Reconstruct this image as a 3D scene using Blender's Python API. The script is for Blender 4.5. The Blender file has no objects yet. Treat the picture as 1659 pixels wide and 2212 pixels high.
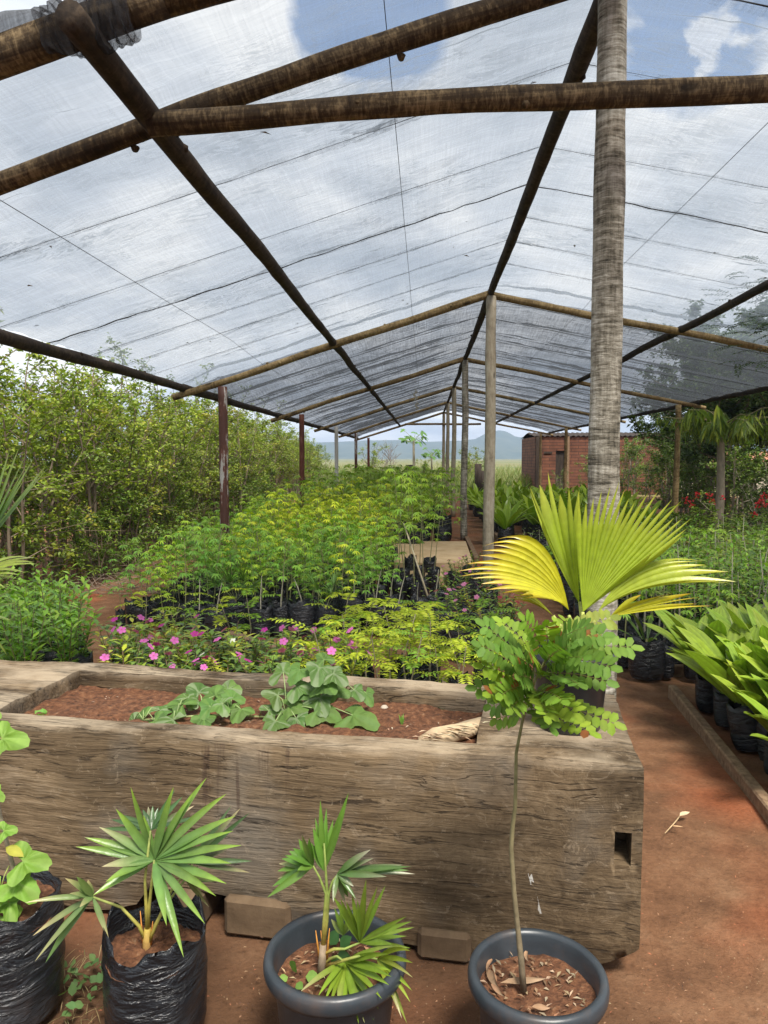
import math
HAZE=True
SUN_EL,SUN_AZ,SUN_E,SUN_ANG=58,158,3.2,14
CLOUD,SKY_S,EXPO=5.8,.1,1.05
import bpy, math, random
from mathutils import Vector as V, Matrix, noise
import numpy as np
R=random.Random(7)
C=bpy.context.scene.collection
UP=V((0,0,1))
# ---------------------------------------------------------------- camera
F,CX,CY,CAMH=1600.0,829.5,1106.0,1.6
TH=math.atan(117/F); DE=math.atan(90.5/F*math.cos(TH))
ROT=Matrix.Rotation(DE,3,'Z')@Matrix.Rotation(math.pi/2-TH,3,'X')
def ray(px,py):
    d=ROT@V(((px-CX)/F,-(py-CY)/F,-1.0)); return d/d.y
def P(px,py,Y): return V((0,0,CAMH))+ray(px,py)*Y
def sm(a,b,x):
    t=max(0,min(1,(x-a)/(b-a))); return t*t*(3-2*t)
def gz(y): return -0.2*sm(3.2,9,y)
def G(px,py,z=0.0):
    d=ray(px,py); return V((0,0,CAMH))+d*((z-CAMH)/d.z)
def GG(px,py):
    p=G(px,py,0)
    for _ in range(6): p=G(px,py,gz(p.y))
    return p
cam=bpy.data.cameras.new('camera'); camo=bpy.data.objects.new('camera',cam); C.objects.link(camo)
cam.sensor_fit='VERTICAL'; cam.sensor_height=24; cam.lens=24*F/2212; cam.clip_start=.05; cam.clip_end=6000
camo.location=(0,0,CAMH); camo.rotation_euler=(math.pi/2-TH,0,DE)
bpy.context.scene.camera=camo
# ---------------------------------------------------------------- mesh building
def jit(c,a=.2,r=R):
    k=1+r.uniform(-a,a); return (c[0]*k*(1+r.uniform(-a,a)*.5),c[1]*k,c[2]*k)
def mix(a,b,t): return tuple(a[i]+(b[i]-a[i])*t for i in range(3))
class MB:
    def __init__(s): s.v=[]; s.f=[]; s.c=[]
    def add(s,vs,fs,c):
        b=len(s.v); s.v+=[tuple(p) for p in vs]
        s.c+= c if isinstance(c,list) else [c]*len(vs)
        s.f+=[tuple(i+b for i in f) for f in fs]
    def mesh(s,name,mat,smooth=True):
        me=bpy.data.meshes.new(name); me.from_pydata(s.v,[],s.f)
        a=me.attributes.new('col','FLOAT_COLOR','POINT')
        arr=np.ones((len(s.v),4),dtype=np.float32)
        if s.v: arr[:,:3]=np.array(s.c,dtype=np.float32)
        a.data.foreach_set('color',arr.ravel())
        if smooth: me.polygons.foreach_set('use_smooth',[True]*len(me.polygons))
        me.materials.append(mat); me.update(); return me
    def build(s,name,mat,parent=None,smooth=True):
        return link(name,s.mesh(name,mat,smooth),parent)
def link(name,me,parent=None):
    o=bpy.data.objects.new(name,me); C.objects.link(o)
    if parent is not None: o.parent=parent
    return o
def tag(o,label=None,cat=None,group=None,kind=None):
    if label: o['label']=label
    if cat: o['category']=cat
    if group: o['group']=group
    if kind: o['kind']=kind
    return o
def thing(name,label,cat,loc=(0,0,0),rz=0,group=None,sc=1):
    o=bpy.data.objects.new(name,None); C.objects.link(o); o.empty_display_size=.1
    o.location=loc; o.rotation_euler=(0,0,rz); o.scale=(sc,)*3
    return tag(o,label,cat,group)
def inst(name,label,cat,loc,rz,parts,group=None,sc=1,tilt=0):
    o=thing(name,label,cat,loc,rz,group,sc)
    if tilt: o.rotation_euler=(R.uniform(-tilt,tilt),R.uniform(-tilt,tilt),rz)
    for nm,me in parts: link(nm,me,o)
    return o
def grid(mb,f,nu,nv,c,close=False):
    vs=[];cs=[]
    for i in range(nu+1):
        for j in range(nv+1):
            p=f(i/nu,j/nv); vs.append(p); cs.append(c(i/nu,j/nv) if callable(c) else c)
    fs=[(i*(nv+1)+j,(i+1)*(nv+1)+j,(i+1)*(nv+1)+j+1,i*(nv+1)+j+1) for i in range(nu) for j in range(nv)]
    mb.add(vs,fs,cs)
def tube(mb,pts,rads,n=6,col=(.1,.1,.1),cap=True,rough=0,seed=0):
    pts=[V(p) for p in pts]; vs=[];fs=[];cs=[]
    t0=(pts[1]-pts[0]).normalized(); a=t0.orthogonal().normalized()
    for i,p in enumerate(pts):
        t=(pts[min(i+1,len(pts)-1)]-pts[max(i-1,0)]).normalized()
        a=(a-t*a.dot(t)).normalized(); b=t.cross(a)
        r=rads[i] if isinstance(rads,(list,tuple)) else rads
        for k in range(n):
            th=2*math.pi*k/n; rr=r
            if rough: rr=r*(1+rough*noise.noise(V((math.cos(th)*1.3+seed,math.sin(th)*1.3,i*.37+seed*3))))
            vs.append(p+(a*math.cos(th)+b*math.sin(th))*rr)
            cs.append(col[i] if isinstance(col,list) else col)
    for i in range(len(pts)-1):
        for k in range(n):
            fs.append((i*n+k,i*n+(k+1)%n,(i+1)*n+(k+1)%n,(i+1)*n+k))
    if cap: fs.append(tuple(range(n-1,-1,-1))); fs.append(tuple((len(pts)-1)*n+k for k in range(n)))
    mb.add(vs,fs,cs)
def lathe(mb,prof,n,col,fn=None,cap=False):
    vs=[];fs=[]
    for i,(r,z) in enumerate(prof):
        for k in range(n):
            th=2*math.pi*k/n; rr,zz=(fn(r,z,th,i) if fn else (r,z))
            vs.append((rr*math.cos(th),rr*math.sin(th),zz))
    for i in range(len(prof)-1):
        for k in range(n): fs.append((i*n+k,i*n+(k+1)%n,(i+1)*n+(k+1)%n,(i+1)*n+k))
    if cap: fs.append(tuple((len(prof)-1)*n+k for k in range(n)))
    mb.add(vs,fs,col)
def box(mb,c,s,col=(.3,.3,.3),M=None,bev=0):
    x,y,z=s[0]/2,s[1]/2,s[2]/2; b=bev
    vs=[V((sx*x,sy*y,sz*z)) for sx in(-1,1) for sy in(-1,1) for sz in(-1,1)]
    if b:
        vs=[]; 
        for sx in(-1,1):
            for sy in(-1,1):
                for sz in(-1,1):
                    vs+= [V((sx*x,sy*(y-b),sz*(z-b))),V((sx*(x-b),sy*y,sz*(z-b))),V((sx*(x-b),sy*(y-b),sz*z))]
        import bmesh
        bm=bmesh.new()
        for v in vs: bm.verts.new(v)
        bmesh.ops.convex_hull(bm,input=bm.verts); bm.verts.ensure_lookup_table()
        vv=[v.co.copy() for v in bm.verts]; ix={v:i for i,v in enumerate(bm.verts)}
        fs=[tuple(ix[v] for v in f.verts) for f in bm.faces]; bm.free()
        vs=vv
    else: fs=[(0,1,3,2),(4,6,7,5),(0,4,5,1),(2,3,7,6),(0,2,6,4),(1,5,7,3)]
    M=M or Matrix.Identity(3)
    mb.add([V(c)+M@v for v in vs],fs,col)
def ov(t): return math.sin(math.pi*min(1,t)**.8)
def lance(t): return min(1,t*5+.25)*(1-t**2.2)
def obl(t): return min(1,(max(0,t)*4)**.5)*min(1,(max(0,1-t)*4.5)**.5)
def leafq(mb,p,d,n,L,W,c,fold=.25):
    s=d.cross(n)
    if s.length<1e-4: s=d.orthogonal()
    s.normalize(); n2=s.cross(d).normalized()
    m=p+d*L*.45
    mb.add([p,m+s*W*.5+n2*W*fold,p+d*L-n2*L*.12,m-s*W*.5+n2*W*fold],[(0,1,2),(0,2,3)],c)
def blade(mb,p,d,n,L,W,seg=4,prof=ov,droop=.2,fold=.2,c0=(.1,.2,.03),c1=None,twist=0,tipw=0):
    d=V(d).normalized(); vs=[];fs=[];cs=[]; c1=c1 or c0; prev=d
    pts=[V(p)+d*L*(i/seg)-UP*droop*L*(i/seg)**2 for i in range(seg+1)]
    for i in range(seg+1):
        t=i/seg; tg=(pts[min(i+1,seg)]-pts[max(i-1,0)]).normalized()
        s=tg.cross(n)
        if s.length<1e-3: s=tg.orthogonal()
        s.normalize(); nn=s.cross(tg)
        if twist: s=Matrix.Rotation(twist*t,3,tg)@s; nn=s.cross(tg)
        w=W*.5*prof(t)
        vs+=[pts[i]+s*w+nn*fold*w,pts[i],pts[i]-s*w+nn*fold*w]
        cc=mix(c0,c1,t**2.5); cs+=[cc,tuple(x*1.15 for x in cc),cc]
    for i in range(seg):
        b=i*3; fs+=[(b,b+1,b+4,b+3),(b+1,b+2,b+5,b+4)]
    mb.add(vs,fs,cs)
def pblade(mb,p0,d,n,L,W,seg,prof,droop,m,pleat,c0,c1,trough=.25):
    d=V(d).normalized(); vs=[];fs=[];cs=[]; K=2*m+1
    pts=[V(p0)+d*L*(i/seg)-UP*droop*L*(i/seg)**2 for i in range(seg+1)]
    for i in range(seg+1):
        t=i/seg; tg=(pts[min(i+1,seg)]-pts[max(i-1,0)]).normalized(); s=tg.cross(n)
        if s.length<1e-3: s=tg.orthogonal()
        s.normalize(); nn=s.cross(tg); w=W*.5*prof(t); cc=mix(c0,c1,t**3)
        for j in range(K):
            u=(j-m)/m; q=pts[i]+s*w*u+nn*(w*abs(u)*trough+(pleat*w if j%2 else 0)); vs.append(q); cs.append(tuple(x*(1.12 if j%2 else .82) for x in cc))  # crease shading painted in: raised pleats lighter, valleys darker
    for i in range(seg):
        for j in range(K-1): fs.append((i*K+j,i*K+j+1,(i+1)*K+j+1,(i+1)*K+j))
    mb.add(vs,fs,cs)
def rdir(r=R,z0=-1,z1=1):
    a=r.uniform(0,2*math.pi); z=r.uniform(z0,z1); q=math.sqrt(max(0,1-z*z)); return V((q*math.cos(a),q*math.sin(a),z))
def bez(a,b,c,t): return a*(1-t)**2+b*2*t*(1-t)+c*t*t
def pinnate(mb,sb,p0,p1,sag,npair,ll,lw,col,n=UP,r=R,round_=False,tipleaf=True,stemcol=(.15,.17,.05),sr=.0015,col2=None,ang=.5,lsag=.15):
    """rachis p0->p1 bulging by vector sag, leaflets in pairs"""
    p0,p1=V(p0),V(p1); mid=(p0+p1)/2+V(sag)
    pts=[bez(p0,mid,p1,i/6) for i in range(7)]
    if sb is not None: tube(sb,pts,[sr*(1-.1*i) for i in range(7)],4,stemcol,cap=False)
    for k in range(npair):
        t=.14+.86*(k+.5)/npair; q=bez(p0,mid,p1,t); tg=(bez(p0,mid,p1,min(1,t+.03))-bez(p0,mid,p1,t-.03)).normalized()
        s=tg.cross(n)
        if s.length<1e-3: s=tg.orthogonal()
        s.normalize(); nn=s.cross(tg)
        for sg in(-1,1):
            d=(s*sg+tg*ang+nn*r.uniform(-.25,.25)).normalized(); L=ll*(1-.35*abs(t-.55))*r.uniform(.85,1.12)
            c=jit(col,.16,r) if not(col2 and r.random()<.02) else jit(col2,.15,r)
            if round_: blade(mb,q,d,(nn+rdir(r)*.3).normalized(),L,lw*r.uniform(.9,1.1),4,obl,lsag,.12,c)
            else: leafq(mb,q,d,(nn+rdir(r)*.2).normalized(),L,lw,c,.15)
    if tipleaf:
        tg=(p1-mid).normalized()
        if round_: blade(mb,p1,tg,n,ll*.9,lw,4,obl,lsag,.12,jit(col,.15,r))
        else: leafq(mb,p1,tg,n,ll,lw,jit(col,.15,r))
# ---------------------------------------------------------------- materials
class NT:
    def __init__(s,name):
        s.m=bpy.data.materials.new(name); s.m.use_nodes=True; s.t=s.m.node_tree; s.t.nodes.clear()
        s.out=s.n('ShaderNodeOutputMaterial')
    def n(s,ty,**k):
        x=s.t.nodes.new(ty)
        for a,b in k.items(): setattr(x,a,b)
        return x
    def l(s,a,b): s.t.links.new(a,b)
    def coord(s,scale=(1,1,1),kind='Object'):
        tc=s.n('ShaderNodeTexCoord'); mp=s.n('ShaderNodeMapping'); mp.inputs['Scale'].default_value=scale
        s.l(tc.outputs[kind],mp.inputs['Vector']); return mp.outputs['Vector']
    def noise(s,vec,scale,detail=4,rough=.55,dist=0):
        x=s.n('ShaderNodeTexNoise'); x.inputs['Scale'].default_value=scale; x.inputs['Detail'].default_value=detail
        x.inputs['Roughness'].default_value=rough; x.inputs['Distortion'].default_value=dist
        if vec is not None: s.l(vec,x.inputs['Vector'])
        return x.outputs['Fac']
    def ramp(s,fac,stops):
        x=s.n('ShaderNodeValToRGB'); cr=x.color_ramp
        while len(cr.elements)<len(stops): cr.elements.new(.5)
        for e,(p,c) in zip(cr.elements,stops): e.position=p; e.color=(c,c,c,1) if not isinstance(c,(tuple,list)) else (*c,1)
        s.l(fac,x.inputs['Fac']); return x.outputs['Color']
    def mixc(s,a,b,fac,mode='MIX'):
        x=s.n('ShaderNodeMix',data_type='RGBA',blend_type=mode)
        for v,i in((fac,0),(a,6),(b,7)):
            if hasattr(v,'is_linked'): s.l(v,x.inputs[i])
            elif i==0: x.inputs[0].default_value=v
            else: x.inputs[i].default_value=(*v,1)
        return x.outputs[2]
    def math(s,op,a,b=0):
        x=s.n('ShaderNodeMath',operation=op)
        for v,i in((a,0),(b,1)):
            if hasattr(v,'is_linked'): s.l(v,x.inputs[i])
            else: x.inputs[i].default_value=v
        return x.outputs[0]
    def bump(s,h,strength=.5,dist=.01):
        x=s.n('ShaderNodeBump'); x.inputs['Strength'].default_value=strength; x.inputs['Distance'].default_value=dist
        s.l(h,x.inputs['Height']); return x.outputs['Normal']
    def bsdf(s,col,rough=.7,normal=None,spec=.4):
        x=s.n('ShaderNodeBsdfPrincipled')
        if hasattr(col,'is_linked'): s.l(col,x.inputs['Base Color'])
        else: x.inputs['Base Color'].default_value=(*col,1)
        if hasattr(rough,'is_linked'): s.l(rough,x.inputs['Roughness'])
        else: x.inputs['Roughness'].default_value=rough
        x.inputs['Specular IOR Level'].default_value=spec
        if normal is not None: s.l(normal,x.inputs['Normal'])
        return x.outputs[0]
    def fin(s,sh): s.l(sh,s.out.inputs['Surface']); return s.m
def attr(t): 
    a=t.n('ShaderNodeAttribute'); a.attribute_name='col'; return a.outputs['Color']
def leaf_mat(name,rough=.45,transl=.35,vein=None,var=.12,spec=.35):
    t=NT(name); c=attr(t); oi=t.n('ShaderNodeObjectInfo')
    hs=t.n('ShaderNodeHueSaturation'); t.l(c,hs.inputs['Color'])
    v=t.math('MULTIPLY_ADD',oi.outputs['Random'],var*2); v.node.inputs[2].default_value=1-var
    t.l(v,hs.inputs['Value'])
    col=hs.outputs['Color']
    n=t.noise(t.coord((1,1,1)),30,3); col=t.mixc(col,t.ramp(n,[(.3,.86),(.7,1.12)]),1,'MULTIPLY')
    nor=t.bump(t.noise(t.coord((1,1,1)),60,2),.2,.004)
    b=t.bsdf(col,rough,nor,spec)
    tr=t.n('ShaderNodeBsdfTranslucent'); 
    tc=t.mixc(col,(1.0,1.15,.45),1,'MULTIPLY'); t.l(tc,tr.inputs['Color'])
    mx=t.n('ShaderNodeMixShader'); mx.inputs[0].default_value=transl
    t.l(b,mx.inputs[1]); t.l(tr.outputs[0],mx.inputs[2]); return t.fin(mx.outputs[0])
def simple(name,stops,scale=(1,1,1),ns=8,rough=.8,bs=.4,bd=.01,detail=5,spec=.3,dist=0,useattr=False):
    t=NT(name); v=t.coord(scale); n=t.noise(v,ns,detail,.6,dist); col=t.ramp(n,stops)
    if useattr: col=t.mixc(attr(t),t.ramp(n,[(.25,.6),(.75,1.35)]),1,'MULTIPLY')
    return t.fin(t.bsdf(col,rough,t.bump(n,bs,bd),spec))
M={}
M['leaf']=leaf_mat('leaf'); M['leaf_gloss']=leaf_mat('leaf_gloss',.32,.3,spec=.5); M['leaf_matte']=leaf_mat('leaf_matte',.6,.4)
M['flower']=leaf_mat('flower',.6,.4,var=.05)
M['stem']=simple('stem',[],(1,1,1),40,.7,.3,.003,useattr=True)
M['bark']=simple('bark',[],(1,1,.35),18,.85,.7,.01,useattr=True)
M['soil']=simple('soil',[(.25,(.035,.016,.008)),(.5,(.13,.055,.027)),(.62,(.19,.085,.04)),(.8,(.3,.2,.12))],ns=45,rough=.95,bs=1,bd=.02,detail=8)
M['concrete']=simple('concrete',[(.3,(.2,.15,.1)),(.7,(.36,.28,.19))],ns=9,rough=.9,bs=.5,bd=.01,detail=8)
M['brown_block']=simple('brown_block',[(.25,(.06,.037,.02)),(.5,(.125,.083,.048)),(.75,(.2,.14,.085))],ns=7,rough=.9,bs=.6,bd=.015,detail=9)
M['plank']=simple('plank',[(.3,(.12,.07,.04)),(.7,(.3,.2,.12))],(3,3,3),9,.85,.5,.01,8)
M['sand']=simple('sand',[(.3,(.42,.29,.15)),(.7,(.6,.45,.27))],ns=3,rough=.95,bs=.4,bd=.02,detail=8)
M['wire']=simple('wire',[(.3,(.015,.015,.016)),(.7,(.04,.04,.042))],ns=30,rough=.6,bs=.2)
M['white']=simple('white',[(.3,(.7,.7,.7)),(.7,(.85,.85,.85))],ns=30,rough=.5,bs=.2)
M['rock']=simple('rock',[(.3,(.3,.24,.18)),(.7,(.55,.48,.4))],ns=20,rough=.9,bs=.5)
M['dry']=simple('dry',[],(1,1,1),25,.85,.4,.004,useattr=True)
def mk_log(name,c0,c1,c2,ring=60,bs=.7,bd=.012):
    t=NT(name); a=t.noise(t.coord((10,10,ring)),1,8,.7,.8); d=t.noise(t.coord((26,26,ring*1.3)),1,6,.65,.5); b=t.noise(t.coord((34,34,2.2)),1,8,.7,.6); big=t.noise(t.coord((3,3,2.4)),1.2,5,.6)
    kn=t.n('ShaderNodeTexVoronoi'); kn.inputs['Scale'].default_value=1; t.l(t.coord((7,7,3.1)),kn.inputs['Vector']); k=t.ramp(kn.outputs['Distance'],[(.1,1.),(.2,0.)])
    f=t.math('ADD',t.math('MULTIPLY',a,.4),t.math('MULTIPLY',b,.35)); f=t.math('ADD',f,t.math('MULTIPLY',d,.25))
    f=t.math('ADD',f,t.math('MULTIPLY',t.math('SUBTRACT',big,.5),.35))
    col=t.ramp(f,[(.38,c0),(.49,c1),(.555,mix(c1,c2,.5)),(.62,c2)]); col=t.mixc(col,tuple(x*.35 for x in c0),t.math('MULTIPLY',k,.8))
    h=t.math('SUBTRACT',f,t.math('MULTIPLY',k,.3))
    return t.fin(t.bsdf(col,.88,t.bump(h,bs,bd),.2))
M['log']=mk_log('log',(.016,.010,.006),(.05,.033,.017),(.2,.145,.08),42,.9)
M['log_dark']=mk_log('log_dark',(.012,.008,.006),(.03,.021,.014),(.07,.05,.033),20)
M['log_pale']=mk_log('log_pale',(.06,.04,.018),(.17,.12,.055),(.33,.25,.13),40)
M['post_grey']=mk_log('post_grey',(.18,.15,.11),(.3,.26,.19),(.4,.36,.28),8)
def mk_trunk():
    t=NT('ringed_trunk'); a=t.noise(t.coord((5,5,48)),1,8,.72,.6); d=t.noise(t.coord((24,24,62)),1,7,.7,.5); b=t.noise(t.coord((55,55,5)),1,6,.7); big=t.noise(t.coord((7,7,2.6)),1,5,.6)
    f=t.math('ADD',t.math('MULTIPLY',a,.52),t.math('MULTIPLY',d,.26)); f=t.math('ADD',f,t.math('MULTIPLY',b,.22)); f=t.math('ADD',f,t.math('MULTIPLY',t.math('SUBTRACT',big,.5),.38))
    col=t.ramp(f,[(.37,(.035,.032,.024)),(.45,(.15,.135,.105)),(.52,(.3,.28,.23)),(.6,(.5,.48,.42)),(.68,(.68,.66,.6))])
    return t.fin(t.bsdf(col,.88,t.bump(f,1,.014),.15))
M['trunk']=mk_trunk()
def mk_steel():
    t=NT('rusty_steel'); ge=t.n('ShaderNodeNewGeometry'); mp=t.n('ShaderNodeMapping'); mp.inputs['Scale'].default_value=(7,7,1.1); t.l(ge.outputs['Position'],mp.inputs['Vector']); n=t.noise(mp.outputs[0],1.3,6,.65); n2=t.noise(t.coord((30,30,30)),1,4)
    f=t.math('ADD',n,t.math('MULTIPLY',n2,.12))
    oi=t.n('ShaderNodeObjectInfo'); f=t.math('ADD',f,t.math('MULTIPLY',t.math('SUBTRACT',oi.outputs['Random'],.5),.25))
    col=t.ramp(f,[(.44,(.06,.022,.015)),(.5,(.11,.042,.028)),(.53,(.3,.285,.27)),(.75,(.4,.4,.39))])
    return t.fin(t.bsdf(col,.7,t.bump(f,.4,.006)))
M['steel']=mk_steel()
M['steel_rust']=simple('rust',[(.3,(.07,.022,.015)),(.55,(.12,.04,.026)),(.75,(.2,.1,.075))],(1,1,.3),14,.85,.4,.006)
def mk_plastic(name,c,rough,crinkle,dirt=.3):
    t=NT(name); v=t.coord((5,5,22)); n=t.noise(v,1.2,5,.6,1.5); n2=t.noise(t.coord((25,25,40)),1,3)
    dust=t.noise(t.coord((4,4,4)),1,5); col=t.mixc(c,tuple(min(1,x*1.6+.03) for x in c),t.ramp(dust,[(.45,0.),(.75,.8)]))
    sp=t.noise(t.coord((7,7,7)),1,8,.7); col=t.mixc(col,(.16,.085,.045),t.math('MULTIPLY',t.ramp(sp,[(.54,0.),(.72,1.)]),dirt))
    h=t.math('ADD',n,t.math('MULTIPLY',n2,.25))
    return t.fin(t.bsdf(col,rough,t.bump(h,crinkle,.03),.5))
M['bag']=mk_plastic('bag_plastic',(.009,.0105,.0135),.24,.75,.12)
M['pot']=mk_plastic('pot_plastic',(.027,.034,.041),.38,.05,.25)
M['pot_black']=mk_plastic('pot_black_plastic',(.009,.011,.014),.33,.05,.1)
def mk_wood():
    t=NT('weathered_wood'); tc=t.n('ShaderNodeTexCoord'); o=tc.outputs['Object']
    warp=t.n('ShaderNodeTexNoise'); warp.inputs['Scale'].default_value=2.2; warp.inputs['Detail'].default_value=3; t.l(o,warp.inputs['Vector'])
    def wv(amt,scale):
        x=t.n('ShaderNodeMix',data_type='RGBA',blend_type='LINEAR_LIGHT'); x.inputs[0].default_value=amt
        t.l(o,x.inputs[6]); t.l(warp.outputs['Color'],x.inputs[7])
        mp=t.n('ShaderNodeMapping'); mp.inputs['Scale'].default_value=scale; t.l(x.outputs[2],mp.inputs['Vector']); return mp.outputs['Vector']
    g=t.noise(wv(.025,(1.6,32,32)),1,9,.72,.4)
    crack=t.noise(wv(.045,(2.6,34,34)),1,7,.68,1.2)
    fine=t.noise(wv(.03,(9,120,120)),1,5,.65)
    blot=t.noise(wv(.05,(2.6,3.6,3.6)),1,6,.62)
    sc=t.noise(t.coord((11,17,17)),1,8,.75,2.2)
    mot=t.noise(t.coord((16,16,16)),1,9,.75,1.6)
    sxx=t.n('ShaderNodeSeparateXYZ'); t.l(o,sxx.inputs[0]); endm=t.n('ShaderNodeMapRange'); t.l(t.math('ADD',sxx.outputs['X'],t.math('MULTIPLY',blot,.9)),endm.inputs[0]); endm.inputs[1].default_value=-.55; endm.inputs[2].default_value=.15
    gm=t.n('ShaderNodeMix',data_type='FLOAT'); t.l(t.math('MULTIPLY',endm.outputs[0],.75),gm.inputs[0]); t.l(g,gm.inputs[2]); t.l(mot,gm.inputs[3]); g=gm.outputs[0]
    f=t.math('ADD',t.math('MULTIPLY',g,.52),t.math('MULTIPLY',blot,.26)); f=t.math('ADD',f,t.math('MULTIPLY',fine,.22))
    col=t.ramp(f,[(.35,(.042,.027,.015)),(.46,(.11,.075,.042)),(.55,(.18,.127,.074)),(.66,(.31,.235,.152))])
    stn=t.noise(t.coord((1.3,2.2,2.6)),1,7,.6,.6); col=t.mixc(col,t.ramp(stn,[(.36,.55),(.5,1.),(.64,1.28)]),1,'MULTIPLY')
    gv=t.noise(t.coord((2.1,2.1,2.1)),1,4); col=t.mixc(col,(.19,.175,.15),t.math('MULTIPLY',t.ramp(gv,[(.5,0.),(.66,1.)]),.5))
    ck=t.ramp(crack,[(.37,1.),(.415,0.)])
    col=t.mixc(col,(.025,.017,.012),t.mixc((0,0,0),ck,.7))
    col=t.mixc(col,(.33,.26,.18),t.mixc((0,0,0),t.ramp(sc,[(.58,0.),(.62,1.),(.66,.2)]),.5))
    sx=t.n('ShaderNodeSeparateXYZ'); t.l(o,sx.inputs[0])
    # paler top edge, dark water stain and a white dropping streak low on the front
    gl=t.noise(t.coord((30,30,12)),1,3)
    def band(val,c,w): 
        d=t.math('ABSOLUTE',t.math('SUBTRACT',val,c)); return t.math('LESS_THAN',d,w)
    xx=t.math('ADD',sx.outputs['X'],t.math('MULTIPLY',t.math('SUBTRACT',sx.outputs['Z'],.2),.25))
    st=t.math('MULTIPLY',band(xx,-.31,.006),band(sx.outputs['Z'],.235,.065))
    st=t.math('MULTIPLY',st,t.math('LESS_THAN',sx.outputs['Y'],.03)); st=t.math('MULTIPLY',st,t.math('GREATER_THAN',gl,.47))
    col=t.mixc(col,(.5,.48,.44),st)
    dr=t.noise(t.coord((26,26,1.4)),1,4); drm=t.math('MULTIPLY',t.ramp(dr,[(.52,0.),(.6,1.)]),t.math('MULTIPLY',band(sx.outputs['X'],-1.27,.16),band(sx.outputs['Z'],.52,.12)))
    col=t.mixc(col,(.06,.035,.025),t.math('MULTIPLY',drm,.6))
    pale=t.math('MULTIPLY',t.ramp(sx.outputs['Z'],[(.635,0.),(.658,1.)]),t.ramp(blot,[(.42,0.),(.6,1.)]))
    col=t.mixc(col,(.42,.34,.24),t.math('MULTIPLY',pale,.65))
    lc=t.noise(wv(.03,(.55,9,9)),1,6,.6,.5); lk=t.ramp(t.math('ABSOLUTE',t.math('SUBTRACT',lc,.52)),[(.0,1.),(.009,0.)]); lm=t.ramp(t.noise(t.coord((1.1,3,3)),1.3,3),[(.47,0.),(.56,1.)]); lk=t.math('MULTIPLY',lk,lm)
    col=t.mixc(col,(.02,.014,.01),t.math('MULTIPLY',lk,.65)); ck=t.math('ADD',t.math('MULTIPLY',ck,1.0),lk)
    h=t.math('SUBTRACT',t.math('ADD',g,t.math('MULTIPLY',fine,.4)),t.math('MULTIPLY',ck,.9))
    return t.fin(t.bsdf(col,.88,t.bump(h,.75,.012),.2))
M['wood']=mk_wood()
def mk_net(name,base,amp,c,fold=.3):
    t=NT(name)
    fib=t.noise(t.coord((1.3,60,1)),1,6,.65,.6); fib2=t.noise(t.coord((70,2.2,1)),1,5,.65,.5); big=t.noise(t.coord((.5,.7,1)),1,4)
    wr=t.noise(t.coord((1.5,5.5,1)),1.2,5,.6,2.2); ridge=t.ramp(t.math('ABSOLUTE',t.math('SUBTRACT',wr,.5)),[(.0,1.),(.045,0.)])
    cl=t.ramp(t.noise(t.coord((.7,1.1,1)),1,3),[(.48,0.),(.66,1.)])
    f=t.math('ADD',t.math('MULTIPLY',t.math('SUBTRACT',fib,.5),.85*amp),t.math('MULTIPLY',t.math('SUBTRACT',fib2,.5),.7*amp))
    f=t.math('ADD',f,t.math('MULTIPLY',t.math('SUBTRACT',wr,.5),.5*amp)); f=t.math('ADD',f,t.math('MULTIPLY',t.math('SUBTRACT',big,.5),.45*amp))
    f=t.math('ADD',f,t.math('MULTIPLY',t.math('MULTIPLY',ridge,cl),fold))
    w2=t.noise(t.coord((3.2,15,1)),1.2,5,.6,1.6); r2=t.ramp(t.math('ABSOLUTE',t.math('SUBTRACT',w2,.5)),[(.0,1.),(.06,0.)]); c2=t.ramp(t.noise(t.coord((.9,.8,1)),1.3,3),[(.5,0.),(.62,1.)])
    f=t.math('ADD',f,t.math('MULTIPLY',t.math('MULTIPLY',r2,c2),fold*.55))
    f=t.math('ADD',f,base); f.node.use_clamp=True
    tr=t.n('ShaderNodeBsdfTransparent'); df=t.n('ShaderNodeBsdfDiffuse'); df.inputs['Color'].default_value=(*c,1)
    tl=t.n('ShaderNodeBsdfTranslucent'); tl.inputs['Color'].default_value=(*c,1)
    ad=t.n('ShaderNodeMixShader'); ad.inputs[0].default_value=.6; t.l(df.outputs[0],ad.inputs[1]); t.l(tl.outputs[0],ad.inputs[2])
    mx=t.n('ShaderNodeMixShader'); t.l(f,mx.inputs[0]); t.l(tr.outputs[0],mx.inputs[1]); t.l(ad.outputs[0],mx.inputs[2])
    return t.fin(mx.outputs[0])
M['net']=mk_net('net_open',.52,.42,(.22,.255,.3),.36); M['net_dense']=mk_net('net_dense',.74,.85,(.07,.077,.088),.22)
M['net_sag_shade']=mk_net('net_sag_shade',.1,.9,(.13,.15,.175),.5)
M['net_roll']=mk_net('net_roll',.55,.9,(.06,.06,.065))
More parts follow.
